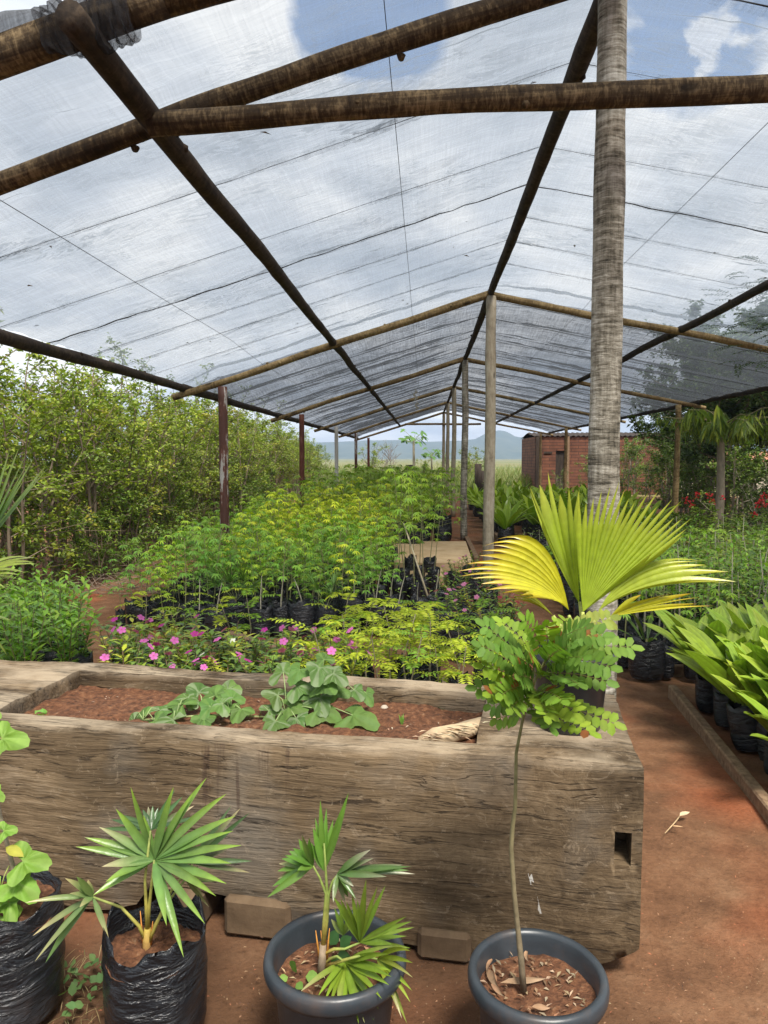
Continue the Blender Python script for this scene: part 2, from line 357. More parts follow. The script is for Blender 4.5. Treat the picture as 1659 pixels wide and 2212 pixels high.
def mk_ground():
    t=NT('red_earth'); tc=t.n('ShaderNodeTexCoord'); o=tc.outputs['Object']
    a=t.noise(o,.55,6,.6); b=t.noise(o,5,8,.68); c=t.noise(o,48,6,.7); red=t.noise(o,.9,3,.5)
    col=t.ramp(t.math('ADD',t.math('MULTIPLY',a,.45),t.math('MULTIPLY',b,.55)),[(.35,(.095,.047,.025)),(.5,(.175,.088,.046)),(.64,(.25,.142,.08))])
    col=t.mixc(col,(.27,.075,.03),t.math('MULTIPLY',t.ramp(red,[(.52,0.),(.66,1.)]),.65))
    col=t.mixc(col,t.ramp(c,[(.3,.6),(.5,1.),(.72,1.4)]),.5,'MULTIPLY')
    sx=t.n('ShaderNodeSeparateXYZ'); t.l(o,sx.inputs[0])
    dm=t.math('ADD',t.math('MULTIPLY',t.math('SUBTRACT',2.75,sx.outputs['Y']),.5),t.math('SUBTRACT',a,.5)); dm=t.math('SUBTRACT',dm,t.math('MAXIMUM',t.math('SUBTRACT',sx.outputs['X'],.45),0.0))  # darker brown front soil, with foreground shade painted into the earth colour
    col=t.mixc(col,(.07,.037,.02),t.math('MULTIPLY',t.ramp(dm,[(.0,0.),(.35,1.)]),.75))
    far=t.ramp(t.math('MULTIPLY',sx.outputs['Y'],.01),[(.34,0.),(.37,1.)])
    dry=t.ramp(t.noise(o,.02,6,.6),[(.35,(.14,.14,.05)),(.5,(.2,.19,.08)),(.65,(.11,.15,.045))])
    col=t.mixc(col,dry,far)
    return t.fin(t.bsdf(col,.95,t.bump(t.math('ADD',b,t.math('MULTIPLY',c,.4)),.8,.03),.15))
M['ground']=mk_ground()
def mk_brick():
    t=NT('brick'); v=t.coord((1,1,1),'Object'); mp=t.n('ShaderNodeCombineXYZ'); sx=t.n('ShaderNodeSeparateXYZ'); t.l(v,sx.inputs[0])
    t.l(t.math('ADD',sx.outputs['X'],sx.outputs['Y']),mp.inputs[0]); t.l(sx.outputs['Z'],mp.inputs[1])
    b=t.n('ShaderNodeTexBrick'); b.inputs['Scale'].default_value=1; b.inputs['Brick Width'].default_value=.7; b.inputs['Row Height'].default_value=.15; b.inputs['Mortar Size'].default_value=.017
    b.inputs['Color1'].default_value=(.18,.07,.038,1); b.inputs['Color2'].default_value=(.125,.048,.028,1); b.inputs['Mortar'].default_value=(.07,.03,.02,1); t.l(mp.outputs[0],b.inputs['Vector'])
    n=t.noise(v,2,5); col=t.mixc(b.outputs['Color'],t.ramp(n,[(.3,.6),(.7,1.3)]),1,'MULTIPLY')
    return t.fin(t.bsdf(col,.9,t.bump(b.outputs['Fac'],-.5,.02)))
M['brick']=mk_brick()
M['tile']=simple('roof_tile',[(.3,(.3,.12,.07)),(.7,(.5,.24,.14))],(1,1,1),6,.85,.5,.02)
M['darkwood']=simple('dark_wood',[(.3,(.02,.014,.01)),(.7,(.06,.042,.03))],(1,1,.2),12,.8,.4,.01)
M['hill']=simple('hill_scrub',[(.35,(.05,.075,.045)),(.65,(.1,.12,.07))],(.02,.02,.02),2,1,.3,1)
# ---------------------------------------------------------------- ground and hills
def make_ground():
    xs=[-2500,-900,-300,-100,-45,-25,-16]+[-11+.16*i for i in range(132)]+[11,16,25,45,100,300,900,2500]
    ys=[-400,-100,-30,-10,-4]+[-2+.16*i for i in range(94)]+[13.5,15,18,22,28,36,50,80,140,300,700,1400,2600]
    mb=MB()
    def h(x,y):
        z=gz(y)
        if abs(x)<12 and -3<y<14: z+=.02*noise.noise(V((x*1.7,y*1.7,0)))+.012*noise.noise(V((x*5,y*5,3)))-.016
        return z-.012
    vs=[(x,y,h(x,y)) for x in xs for y in ys]; n=len(ys)
    fs=[(i*n+j,(i+1)*n+j,(i+1)*n+j+1,i*n+j+1) for i in range(len(xs)-1) for j in range(n-1)]
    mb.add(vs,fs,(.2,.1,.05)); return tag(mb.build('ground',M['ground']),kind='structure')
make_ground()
def make_hills():
    prof=[(-600,956),(0,957),(300,954),(700,955),(800,951),(860,950),(930,954),(1000,951),(1028,948),(1040,940),(1052,933),(1068,930),(1083,929),(1097,932),(1107,940),(1118,944),(1135,943),(1152,945),(1200,952),(1300,958),(1500,953),(1700,956),(2200,962)]
    mb=MB(); Y=1500.0; N=260
    def crest(px):
        for a,b in zip(prof,prof[1:]):
            if a[0]<=px<=b[0]: return a[1]+(b[1]-a[1])*(px-a[0])/(b[0]-a[0])
        return 958
    def f(u,v):
        px=-600+2800*u; c=P(px,crest(px),Y)
        y=1150+v*600; k=max(0,1-abs(y-Y)/(350 if y<Y else 250)); k=k**.75
        z=max(-3,c.z+2)*k-2+1.5*k*noise.noise(V((c.x*.03,y*.01,0)))+3*k*noise.noise(V((c.x*.008,y*.012,5)))*(k<.97)
        return V((c.x*y/Y,y,z))
    grid(mb,f,N,14,(.08,.1,.05)); return tag(mb.build('hills',M['hill']),kind='structure')
make_hills()
# ---------------------------------------------------------------- shade house
SH=thing('shade_house','long timber shade house with round log rafters, rows of posts and a low gable roof','shade house',(0,0,0))
RX,RZ=.845,3.84; LX,LZ=-3.36,2.545; EX,EZ=5.9,2.79
def lroof(x): return RZ+(x-RX)*(RZ-LZ)/(RX-LX)
def rroof(x): return RZ-(x-RX)*(RZ-EZ)/(EX-RX)
def roofz(x): return lroof(x) if x<RX else rroof(x)
def log(name,a,b,r0,r1=None,mat='log',n=14,wob=.012,label=None,seed=None,knots=0):
    a,b=V(a),V(b); L=(b-a).length; r1=r1 or r0; seed=seed if seed is not None else R.random()*50
    q=(b-a).to_track_quat('Z','Y').to_matrix().to_4x4(); m=max(8,int(L/.16))
    mb=MB(); pts=[];rs=[]
    for i in range(m+1):
        t=i/m; w=wob*min(1,4*t*(1-t)+.15)
        pts.append((w*noise.noise(V((t*L*.5,seed,0)))*2,w*noise.noise(V((seed,t*L*.5,9)))*2,t*L)); 
        rs.append((r0+(r1-r0)*t)*(1+.06*noise.noise(V((t*L*3.2,seed,4)))+.03*noise.noise(V((t*L*11,seed,4)))))
    tube(mb,pts,rs,n,(.1,.07,.05),rough=.1,seed=seed)
    for _ in range(knots):
        z=R.uniform(.1,.9)*L; th=R.uniform(0,6.28); d=V((math.cos(th),math.sin(th),.3)); p=V((0,0,z))+d*r0*.72
        tube(mb,[p,p+d*r0*.36],[r0*.42,r0*.26],7,(.1,.07,.05))
    o=mb.build(name,M[mat],SH); o.matrix_local=Matrix.Translation(a)@q
    if label: o['label']=label
    return o
YB=[3.6,10.0,16.4,22.8,29.2,35.6]; Y0=2.84
for k,(ya,yb) in enumerate(zip([Y0-.1]+YB[1:-1],YB[1:-1]+[35.8])):
    log('ridge_beam',(RX,ya,RZ-.07),(RX,yb+.15,RZ-.07),.054,.045,'log_dark',knots=2)
    log('purlin',(-1.25,ya-.05 if k else Y0-.2,lroof(-1.25)-.055),(-1.25,yb+.15,lroof(-1.25)-.055),.055,.046,'log_dark',knots=3)
    log('purlin',(3.32,ya,rroof(3.32)-.055),(3.32,yb+.15,rroof(3.32)-.055),.052,.045,'log_dark',knots=2)
    log('eave_beam',(LX+.06,ya,LZ-.0),(LX+.06,yb+.15,LZ-.0),.062,.05,'log_dark',knots=4)
    log('eave_beam',(EX-.04,ya,EZ-.0),(EX-.04,yb+.15,EZ-.0),.05,.045,'log_dark',knots=2)
for i,y in enumerate(YB):
    mt='log' if i==0 else 'log_pale'; r=.053 if i==0 else .053
    dz=-.125 if i==0 else -.1
    if i==0: log('rafter',(RX+.05,y,3.815),(LX-.1,y,2.5),r,r*.95,mt,wob=.03,knots=8,label='nearest left rafter, brown with pale rings')
    else: log('rafter',(RX+.02,y,RZ+dz+.02),(LX-.08,y,lroof(LX-.08)+dz),r,r*.85,mt,wob=.022,knots=6)
    if i: log('rafter',(RX+.02,y+.02,RZ+dz+.0),(EX+.1,y+.02,rroof(EX+.1)+dz),r*.9,r*.75,mt,wob=.022,knots=6)
    if i: 
        log('ridge_post',(RX,y,gz(y)-.02),(RX,y,RZ-.12),.076 if i<3 else .07,.068,'post_grey' if i!=2 else 'trunk',wob=.015)
        mb=MB(); n=8; rr=.062 if i==1 else .058
        xs=-2.755; zt=lroof(xs)-.17
        o=log('eave_post',(xs,y,gz(y)-.02),(xs,y,zt),rr,rr,'steel_rust' if i in(2,5) else 'steel',n=16,wob=0,label='rust-brown steel pipe post' if i in(2,5) else 'steel pipe post with flaking grey paint over rust')
        log('eave_post',(5.42,y,gz(y)-.02),(5.42,y,rroof(5.42)-.15),.07,.06,'log_pale')
o=log('ridge_post',(.87,3.66,-.05),(.857,3.66,RZ-.03),.079,.066,'trunk',n=28,wob=.006,label='thick pale grey palm trunk post with dark broken rings')
# tie beam under the nearest rafter, far tie beam, front edge beam
a=P(322,268,3.37); b=P(1720,181,3.43); b2=a+(b-a)*1.6
log('tie_beam',a,b2,.05,.058,'log',n=18,wob=.026,knots=12,label='level brown tie beam crossing in front of the ringed trunk')
log('tie_beam',(-1.0,35.5,3.2),(2.6,35.5,3.2),.05,.05,'log_pale')
log('front_beam',P(-900,420,2.84)+V((0,0,0)),P(355,-8,2.84),.066,.07,'log',n=16,knots=3)
log('front_beam',P(355,-8,2.84),(RX,2.84,RZ-.12),.07,.062,'log')
log('front_beam',(RX,2.84,RZ-.12),(EX,2.84,EZ-.12),.062,.055,'log')
# ---------------------------------------------------------------- net over the roof
NET=thing('shade_net','translucent grey shade net stretched over the log roof of the shade house','shade net')
wires=[3.78,4.55,5.72,6.5,7.3,8.1,8.95]+[10.9+1.05*i+.12*((i*7)%5-2) for i in range(23)]
def sag(y):
    ys=[Y0]+wires+[36]
    for a,b in zip(ys,ys[1:]):
        if a<=y<=b: t=(y-a)/(b-a); return (4*t*(1-t))*min(.16,.045*(b-a)+(.065 if y>10 else .0))
    return 0
def lift(y): return .075*(1-sm(8.5,10.5,y))
def net_panel(x0,x1,y0,y1,mat,nx,ny,fz):
    mb=MB()
    def f(u,v):
        x=x0+(x1-x0)*u; y=y0+(y1-y0)*v
        e=min(1,6*u+.15)*min(1,6*(1-u)+.15)
        z=fz(x)+.012+lift(y)+sag(y)*.8*e*(1 if y>4 else .4)+.03*noise.noise(V((x*1.2,y*3.2,0)))+.02*noise.noise(V((x*3+y,y*9,7)))+.012*noise.noise(V((x*9-y*3,y*3,3)))+.03*max(0,noise.noise(V((x*.8,y*.9,11))))*noise.noise(V((x*2.2+y*2,y*13-x*3,21)))
        return V((x,y,z))
    grid(mb,f,nx,ny,(.2,.2,.2)); return mb.build('net_panel',M[mat],NET)
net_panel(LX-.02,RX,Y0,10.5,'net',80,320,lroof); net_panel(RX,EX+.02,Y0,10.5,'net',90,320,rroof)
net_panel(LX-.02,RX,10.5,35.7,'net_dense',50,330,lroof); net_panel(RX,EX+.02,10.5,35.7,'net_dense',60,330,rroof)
# net gathered round the front beam
mb=MB(); a=P(95,62,2.8); b=P(290,30,2.8)
pts=[a.lerp(b,i/60)+V((0,0,-.012+.004*noise.noise(V((i*.3,0,0))))) for i in range(61)]
tube(mb,pts,[.066+.026*math.sin(math.pi*i/60)+.012*noise.noise(V((i*.35,3,0))) for i in range(61)],40,(.05,.05,.05),rough=.28,cap=False); 
mb.build('gathered_net',M['net_roll'],NET)
mb=MB(); pts=[P(-260,150,2.78),P(-60,72,2.79),P(20,45,2.8),P(75,36,2.81),P(110,44,2.82)]
tube(mb,pts,[.03,.032,.03,.026,.012],10,(.05,.05,.05),rough=.4); mb.build('gathered_net',M['net_roll'],NET)
def wire(pts,r,fuzz=0):
    mb=MB(); out=[]
    for i in range(len(pts)-1):
        for k in range(10): out.append(V(pts[i]).lerp(V(pts[i+1]),k/10))
    out.append(V(pts[-1])); n=len(out)
    out=[p+V((0,R.uniform(-1,1)*fuzz,R.uniform(-1,1)*fuzz)) for p in out]
    tube(mb,out,[r*R.uniform(.7,1.5) if fuzz else r for _ in out],5,(.03,.03,.03)); mb.build('wire',M['wire'],NET)
for i,y in enumerate(wires):
    thick=i in(0,3); r=.004 if thick else .0015
    if y>10: r=.0035
    def zz(x): return roofz(x)-.004+lift(y)
    sl=.05 if thick else .02
    wire([(LX,y,zz(LX))]+[(LX+(RX-LX)*k/4,y+.02*R.uniform(-1,1),zz(LX+(RX-LX)*k/4)-sl*.4*math.sin(k*math.pi/4)) for k in range(1,4)]+[(RX,y,zz(RX)-.01)],r,.007 if thick else .001)
    if y<24: wire([(RX,y,zz(RX)-.01)]+[(RX+(EX-RX)*k/4,y+.02*R.uniform(-1,1),zz(RX+(EX-RX)*k/4)-sl*.4*math.sin(k*math.pi/4)) for k in range(1,4)]+[(EX,y,zz(EX))],r,.007 if thick else .001)
for y in wires[:7]+wires[7::2]:  # gathered net strips added along the wires to darken in the sag shading
    for (xa,xb) in((LX,RX),(RX,EX)):
        if y>18 and xa==RX: continue
        mb=MB(); sd_=R.random()*40
        def sag_shade(u,v):
            x=xa+(xb-xa)*u; w=(.02+.06*max(0,noise.noise(V((x*.9,sd_,0)))+.35))*(1 if y<10 else 1.8)*(1-.6*abs(2*u-1)**6)
            yy=y+(v-.35)*w*2+.012*noise.noise(V((x*5,sd_,2)))
            return V((x,yy,roofz(x)-.006+lift(yy)-.012*math.sin(v*math.pi)+.012*noise.noise(V((x*14,v*3,sd_)))))
        grid(mb,sag_shade,120,5,(.1,.1,.1)); mb.build('net_sag_shade',M['net_sag_shade'],NET)
for x in(-.19,-2.24,2.08): wire([(x,Y0,roofz(x)+.063),(x,6.5,roofz(x)+.058),(x,8.5,roofz(x)+.06),(x,10.2,roofz(x)-.012),(x,20,roofz(x)-.03),(x,35,roofz(x)-.03)],.0022)
mb=MB()
for k in range(46):
    x=R.uniform(LX,EX-.2); y=R.uniform(3.2,9.8); p=V((x,y,roofz(x)+.012+lift(y)+sag(y)*.3))
    leafq(mb,p,V((R.uniform(-1,1),R.uniform(-1,1),0)).normalized(),UP,R.uniform(.02,.07),R.uniform(.01,.03),jit((.2,.14,.07),.3))
tag(mb.build('leaf_debris',M['dry'],NET),kind='stuff')
for (px,py,Y,L) in((897,842,21,.3),(900,868,21.5,.22)):
    mb=MB(); p=P(px,py,Y)
    pts=[p+V((.04*math.sin(k*1.7),0,-L*k/6)) for k in range(7)]
    for k in range(6):
        w=.02+.03*math.sin(k*1.3)**2; q0,q1=pts[k],pts[k+1]
        mb.add([q0-V((w,0,0)),q0+V((w,0,0)),q1+V((w,.03,0)),q1-V((w,-.03,0))],[(0,1,2,3)],(.8,.8,.8))
    tag(mb.build('plastic_ribbon',M['white']),'upper scrap of white plastic hanging from the net wire' if py<850 else 'lower scrap of white plastic hanging from the net wire','ribbon',group='white scraps under the net')
# ---------------------------------------------------------------- trough
ZT=.66; OX=G(1392,1662,ZT); RZT=math.radians(-7.3)
TR=thing('wooden_trough','old hewn timber trough filled with earth, its grey cracked front facing the pots','trough',(OX.x,OX.y,0),RZT)
MT=Matrix.Translation((OX.x,OX.y,0))@Matrix.Rotation(RZT,4,'Z'); MI=MT.inverted()
def front(px,py):   # pixel -> (x,z) on the trough front plane
    o=MI@V((0,0,CAMH)); d=MI.to_3x3()@ray(px,py); p=o+d*(-o.y/d.y); return p.x,p.z
bot=[front(*q) for q in((1391,2045),(1372,2062),(1310,2086),(1180,2084),(1010,2062),(889,2050),(700,2010),(612,1992),(598,1955),(560,1947),(470,1938),(400,1925),(318,1922),(290,1960),(215,1968),(160,1962),(60,1940),(-40,1925),(-700,1925))]
def zbot(x):
    for a,b in zip(bot,bot[1:]):
        if b[0]<=x<=a[0]: return a[1]+(b[1]-a[1])*(x-a[0])/((b[0]-a[0]) or 1)
    return bot[-1][1]
XL=-3.1; DEP=.74; CX0,CX1=-.505,-2.29; CY0,CY1=.105,.635
def disp(p):
    n=V((noise.noise(p*2.3),noise.noise(p*2.3+V((7,0,0))),noise.noise(p*2.3+V((0,9,0)))))*.012
    m=noise.noise(V((p.x*1.5,p.y*14,p.z*14)))*.007+noise.noise(p*16)*.0035-.02*max(0,noise.noise(V((p.x*3.1,p.y*3,p.z*9+5)))-.42)
    return p+n+V((0,m,m))
def hole():  # mortise in the front face at the right end
    (x0,z1),(x1,z0)=front(1326,1797),front(1362,1872); return x0,x1,z0,z1
HX0,HX1,HZ0,HZ1=hole()
def make_trough():
    mb=MB(); col=(.3,.2,.1)
    xs=sorted(set([0,CX0,CX1,XL,HX0,HX1]+[-.04*i for i in range(int(-XL/.04)+1)]+[q[0] for q in bot if q[0]>XL and q[0]<0]),reverse=True)
    def er(x): return 0
    # front face
    nz=18; zt=lambda x:ZT-.012
    zf=[0,HZ0,HZ1]
    def front_y(x,z):
        e=max(0,(z-(ZT-.05))/.05); return .009*e*e+.012*max(0,1-(z-zbot(x))/.06)
    vid={}; vs=[];fs=[]
    def vv(p): vs.append(disp(V(p))); return len(vs)-1
    rows=[]
    for x in xs:
        zb=zbot(x)
        col_=[]
        tz=[j/nz for j in range(nz+1)]
        for t in tz:
            z=zb+(ZT-zb)*t; col_.append((x,z))
        # snap rows to the mortise
        for zc in(HZ0,HZ1):
            k=min(range(1,nz),key=lambda j:abs(col_[j][1]-zc)); col_[k]=(x,zc)
        rows.append([vv((x,front_y(x,z),z)) for x,z in col_]+[col_])
    for i in range(len(xs)-1):
        for j in range(nz):
            xm=(xs[i]+xs[i+1])/2; zm=(rows[i][nz+1][j][1]+rows[i][nz+1][j+1][1])/2
            if HX0<xm<HX1 and HZ0<zm<HZ1: continue
            fs.append((rows[i][j],rows[i+1][j],rows[i+1][j+1],rows[i][j+1]))
    mb.add(vs,fs,col)
    # mortise walls
    def quad(a,b,c,d,n=3,m=3):
        a,b,c,d=map(V,(a,b,c,d)); grid(mb,lambda u,v:disp((a.lerp(b,u)).lerp(d.lerp(c,u),v)),n,m,col)
    D=.13
    quad((HX0,0,HZ0),(HX0,0,HZ1),(HX0+.01,D,HZ1),(HX0+.01,D,HZ0)); quad((HX1,0,HZ1),(HX1,0,HZ0),(HX1,D,HZ0),(HX1,D,HZ1))
    quad((HX0,0,HZ1),(HX1,0,HZ1),(HX1,D,HZ1),(HX0,D,HZ1)); quad((HX1,0,HZ0),(HX0,0,HZ0),(HX0,D,HZ0+.02),(HX1,D,HZ0+.02))
    quad((HX0,D,HZ0),(HX0,D,HZ1),(HX1,D,HZ1),(HX1,D,HZ0))
    # top faces as strips
    def top(x0,x1,y0,y1,nx,ny,edge=True):
        def f(u,v):
            x=x0+(x1-x0)*u; y=y0+(y1-y0)*v
            z=ZT
            if y<.045: z-=.009*(1-y/.045)**2
            if y<.02+1e-6 and y<=y0+1e-6 and y0<.001: y=.009
            return disp(V((x,y,z)))
        grid(mb,f,nx,ny,col)
    nxf=int(-XL/.05)
    top(0,XL,0,CY0,nxf,6); top(0,XL,CY1,DEP,nxf,6); top(0,CX0,CY0,CY1,12,14); top(CX1,XL,CY0,CY1,20,14)
    # inner walls
    zi=.5
    def wall(a,b,n): 
        a,b=V(a),V(b); grid(mb,lambda u,v:disp(V((a.x+(b.x-a.x)*u,a.y+(b.y-a.y)*u,ZT-(ZT-zi)*v))),n,5,col)
    wall((CX0,CY0,0),(CX1,CY0,0),34); wall((CX0,CY1,0),(CX1,CY1,0),34); wall((CX0,CY0,0),(CX0,CY1,0),12); wall((CX1,CY0,0),(CX1,CY1,0),12)
    # right end face, back, underside
    zb0=zbot(-.0005)
    grid(mb,lambda u,v:disp(V((0,front_y(0,zb0+(ZT-zb0)*v)*(u<.01)+DEP*u,zb0+(ZT-zb0)*v))),14,nz,col)
    grid(mb,lambda u,v:disp(V((XL*u,DEP,.08+(ZT-.08)*v))),50,8,col)
    grid(mb,lambda u,v:disp(V((XL*u,.012+(DEP-.012)*v,zbot(min(-.0005,XL*u))*(1-v)+.08*v+(.0)))),76,4,col)
    o=mb.build('trough_body',M['wood'],TR)
    import bmesh
    bm=bmesh.new(); bm.from_mesh(o.data); bmesh.ops.remove_doubles(bm,verts=bm.verts,dist=.0015); bmesh.ops.recalc_face_normals(bm,faces=bm.faces)
    bm.to_mesh(o.data); bm.free()
    try: o.data.set_sharp_from_angle(angle=math.radians(50))
    except Exception: pass
    # soil bed
    ms=MB()
    def soil(u,v):
        x=CX0+.02+(CX1-CX0-.04)*u; y=CY0-.02+(CY1-CY0+.04)*v
        z=.592+.018*noise.noise(V((x*4,y*4,0)))+.012*noise.noise(V((x*14,y*14,2)))+.006*noise.noise(V((x*40,y*40,2)))
        return V((x,y,z))
    grid(ms,soil,150,50,(.2,.1,.05)); ms.build('soil',M['soil'],TR)
make_trough()
def tp(x,y,z): return MT@V((x,y,z))
# rotten log lying in the trough, pebble, litter
mb=MB(); 
pts=[G(*q) for q in((905,1600,.6),(935,1592,.61),(975,1585,.615),(1015,1577,.625),(1043,1565,.63))]
tube(mb,pts,[.012,.032,.04,.036,.026],12,(.42,.32,.2),rough=.6,seed=3); 
for k in range(60):
    i=R.random()*3.9; p=pts[int(i)].lerp(pts[int(i)+1],i%1)+V((R.uniform(-.03,.03),-.02+R.uniform(-.03,.02),R.uniform(.005,.035)))
    leafq(mb,p,V((1,R.uniform(-.3,.3),R.uniform(-.3,.3))).normalized(),UP,R.uniform(.03,.07),.006,jit((.5,.4,.27),.3))
tag(mb.build('rotten_log',M['dry']),'pale rotten piece of log lying on the soil in the trough corner','log')
mb=MB(); p=G(830,1530,.595); lathe(mb,[(.001,-.01),(.012,-.004),(.014,.004),(.008,.012),(.001,.014)],9,(.5,.5,.5),lambda r,z,th,i:(r*(1+.25*math.sin(th*2+1)),z)); o=mb.build('pebble',M['rock']); o.location=p
tag(o,'small pale pebble on the soil of the trough','pebble')
# blocks carrying the trough
def block(name,px0,px1,pyb,label,dy=.25,h=None,mat='brown_block'):
    a=GG(px0,pyb); b=GG(px1,pyb); h=h or .17; c=(a+b)/2; w=(b-a).length; an=RZT; lc=MI@V((c.x,c.y,0)); c=MT@V((lc.x,-.02,0)); w*=(c.y/((a.y+b.y)/2))
    mb=MB(); box(mb,(0,dy/2,h/2-.02),(w,dy,h),(.2,.15,.1),None,.014)
    o=mb.build(name,M[mat],smooth=False); o.location=(c.x,c.y,0); o.rotation_euler=(0,0,an); tag(o,label,'block',group='blocks carrying the trough')
block('support_block',462,612,2047,'brown earthen block under the trough between the black bag and the grey palm pot',h=.135)
block('support_block',892,1008,2122,'brown earthen block under the trough between the two grey pots',h=.1)
block('support_block',350,446,1985,'brown block under the trough hidden behind the black bag with the fan palm',h=.13)
block('support_block',-120,60,2000,'brown block under the trough behind the black bag with the fig',h=.13)
# ---------------------------------------------------------------- foreground pots
def grey_pot(loc,rad,h,mat,label,cat='pot',name='plant_pot',soilz=.06):
    o=thing(name,label,cat,loc)
    mb=MB(); k=rad
    prof=[(k*.70,.0),(k*.72,.005),(k*.86,h-.055),(k*.88,h-.05),(k*.97,h-.048),(k*1.0,h-.036),(k*1.005,h-.022),(k*.99,h-.008),(k*.95,h),(k*.885,h-.002),(k*.865,h-.012),(k*.84,h-.03),(k*.74,.03)]
    lathe(mb,prof,72,(.05,.06,.07)); mb.build('pot_body',M[mat],o)
    ms=MB(); rs=k*(.74+.1*(h-soilz-.03)/(h-.06))
    vs=[(0,0,h-soilz)];fs=[]
    nr=14
    for i in range(1,nr+1):
        for j in range(48):
            r=rs*i/nr; th=j/48*2*math.pi; x,y=r*math.cos(th),r*math.sin(th)
            vs.append((x,y,h-soilz+.012*noise.noise(V((x*9+loc[0]*7,y*9,0)))+.006*noise.noise(V((x*40,y*40,1)))))
    fs=[(0,1+j,1+(j+1)%48) for j in range(48)]+[(1+i*48+j,1+(i+1)*48+j,1+(i+1)*48+(j+1)%48,1+i*48+(j+1)%48) for i in range(nr-1) for j in range(48)]
    ms.add(vs,fs,(.1,.1,.1)); ms.build('soil',M['soil'],o)
    return o
def litter(mb,c,rad,n,z,cols,L=(.01,.03)):
    for _ in range(n):
        a=R.uniform(0,6.28); r=rad*math.sqrt(R.random())
        leafq(mb,V((c[0]+r*math.cos(a),c[1]+r*math.sin(a),z+R.uniform(.001,.006))),V((R.uniform(-1,1),R.uniform(-1,1),R.uniform(-.1,.3))).normalized(),UP,R.uniform(*L),R.uniform(.003,.01),jit(R.choice(cols),.25))
# 1. pot with the tall sapling
c4=G(1161,2094,.3); 
SAP=grey_pot((c4.x,c4.y,0),.176,.3,'pot','slate grey round pot holding the tall thin sapling with rounded leaflets','potted sapling','potted_sapling')
inv4=-V((c4.x,c4.y,0))
def loc4(p): return p+inv4
Ys=c4.y
sp=[(1131,2140,Ys-.01),(1126,2070,Ys),(1119,2007,Ys+.01),(1110,1923,Ys+.01),(1104,1830,Ys+.02),(1108,1780,Ys+.02),(1113,1745,Ys+.02),(1114,1690,Ys+.02),(1115,1627,Ys+.03),(1127,1565,Ys+.03),(1136,1523,Ys+.03),(1157,1468,Ys+.04),(1182,1418,Ys+.04),(1188,1392,Ys+.04)]
spts=[loc4(P(*q)) for q in sp]
ms=MB(); scol=[mix((.17,.13,.085),(.17,.18,.055),i/13) for i in range(14)]
tube(ms,spts,[.009,.0078,.0068,.006,.006,.0055,.005,.0046,.0043,.004,.0036,.0032,.0027,.0022],9,scol,rough=.15)
def stemp(px,py): 
    return min(spts,key=lambda q:0) 
lv=[((1136,1530),(1062,1525),.04),((1138,1520),(1032,1487),-.03),((1148,1490),(1045,1440),-.05),((1153,1478),(1040,1395),-.06),((1160,1462),(1048,1352),-.03),((1170,1440),(1085,1345),.03),((1178,1425),(1135,1340),-.04),((1188,1395),(1318,1336),.03),((1187,1400),(1300,1372),-.05),((1184,1412),(1362,1398),-.03),((1166,1455),(1308,1472),-.05),((1142,1512),(1325,1562),-.05),((1135,1540),(1272,1580),-.09),((1136,1545),(1075,1555),.03),((1186,1396),(1225,1342),.05),((1178,1425),(1318,1440),-.1),((1150,1490),(1240,1540),-.1),((1150,1486),(1085,1500),-.12),((1176,1430),(1235,1395),-.12),((1156,1478),(1120,1462),-.13),((1162,1460),(1100,1412),-.1),((1182,1408),(1180,1350),-.05),((1184,1405),(1265,1355),-.1),((1170,1445),(1215,1405),-.15),((1160,1465),(1250,1478),-.13),((1152,1485),(1180,1545),-.12),((1165,1455),(1140,1405),-.14),((1145,1505),(1105,1530),-.12),((1140,1515),(1060,1500),-.1),((1172,1440),(1260,1420),-.12),((1148,1495),(1215,1512),-.13),((1138,1522),(1190,1570),-.1)]
ml=MB()
for k,(a,b,dy) in enumerate(lv):
    pa=loc4(P(a[0],a[1],Ys+.035)); pb=loc4(P(b[0],b[1],Ys+.035+dy*1.5))
    L=(pb-pa).length; sg=V((0,-.01,.018+.01*R.random()))
    col=R.choice([(.17,.29,.03),(.13,.24,.035),(.23,.34,.03)]) if k!=7 else (.25,.3,.04)
    nn=(UP*R.uniform(.35,.8)+V((R.uniform(-.4,.4),-R.uniform(.7,1.0),0))).normalized()
    pinnate(ml,ms,pa,pb,sg,max(4,int(L/.019)),.038,.018,col,nn,round_=True,stemcol=(.2,.19,.05),sr=.0014,col2=(.24,.09,.025),ang=.45,lsag=.04)
ms.build('stem',M['stem'],SAP); ml.build('foliage',M['leaf_matte'],SAP)
mb=MB(); litter(mb,(0,0),.13,110,.243,[(.24,.16,.09),(.2,.11,.06),(.32,.24,.16),(.12,.065,.035)])
for (a,b,w) in(((1080,2128),(1182,2118),.017),((1052,2098),(1078,2140),.02),((1062,2075),(1052,2110),.018),((1148,2180),(1190,2182),.014),((1135,2058),(1142,2082),.014),((1060,2130),(1090,2158),.012)):
    pa=loc4(G(a[0],a[1],.25)); pb=loc4(G(b[0],b[1],.25)); blade(mb,pa+V((0,0,.006)),pb-pa,UP,(pb-pa).length,w,6,ov,0,.5,jit((.26,.15,.085),.2),jit((.36,.25,.16),.2),twist=1.6)
tag(mb.build('leaf_litter',M['dry'],SAP),kind='stuff')
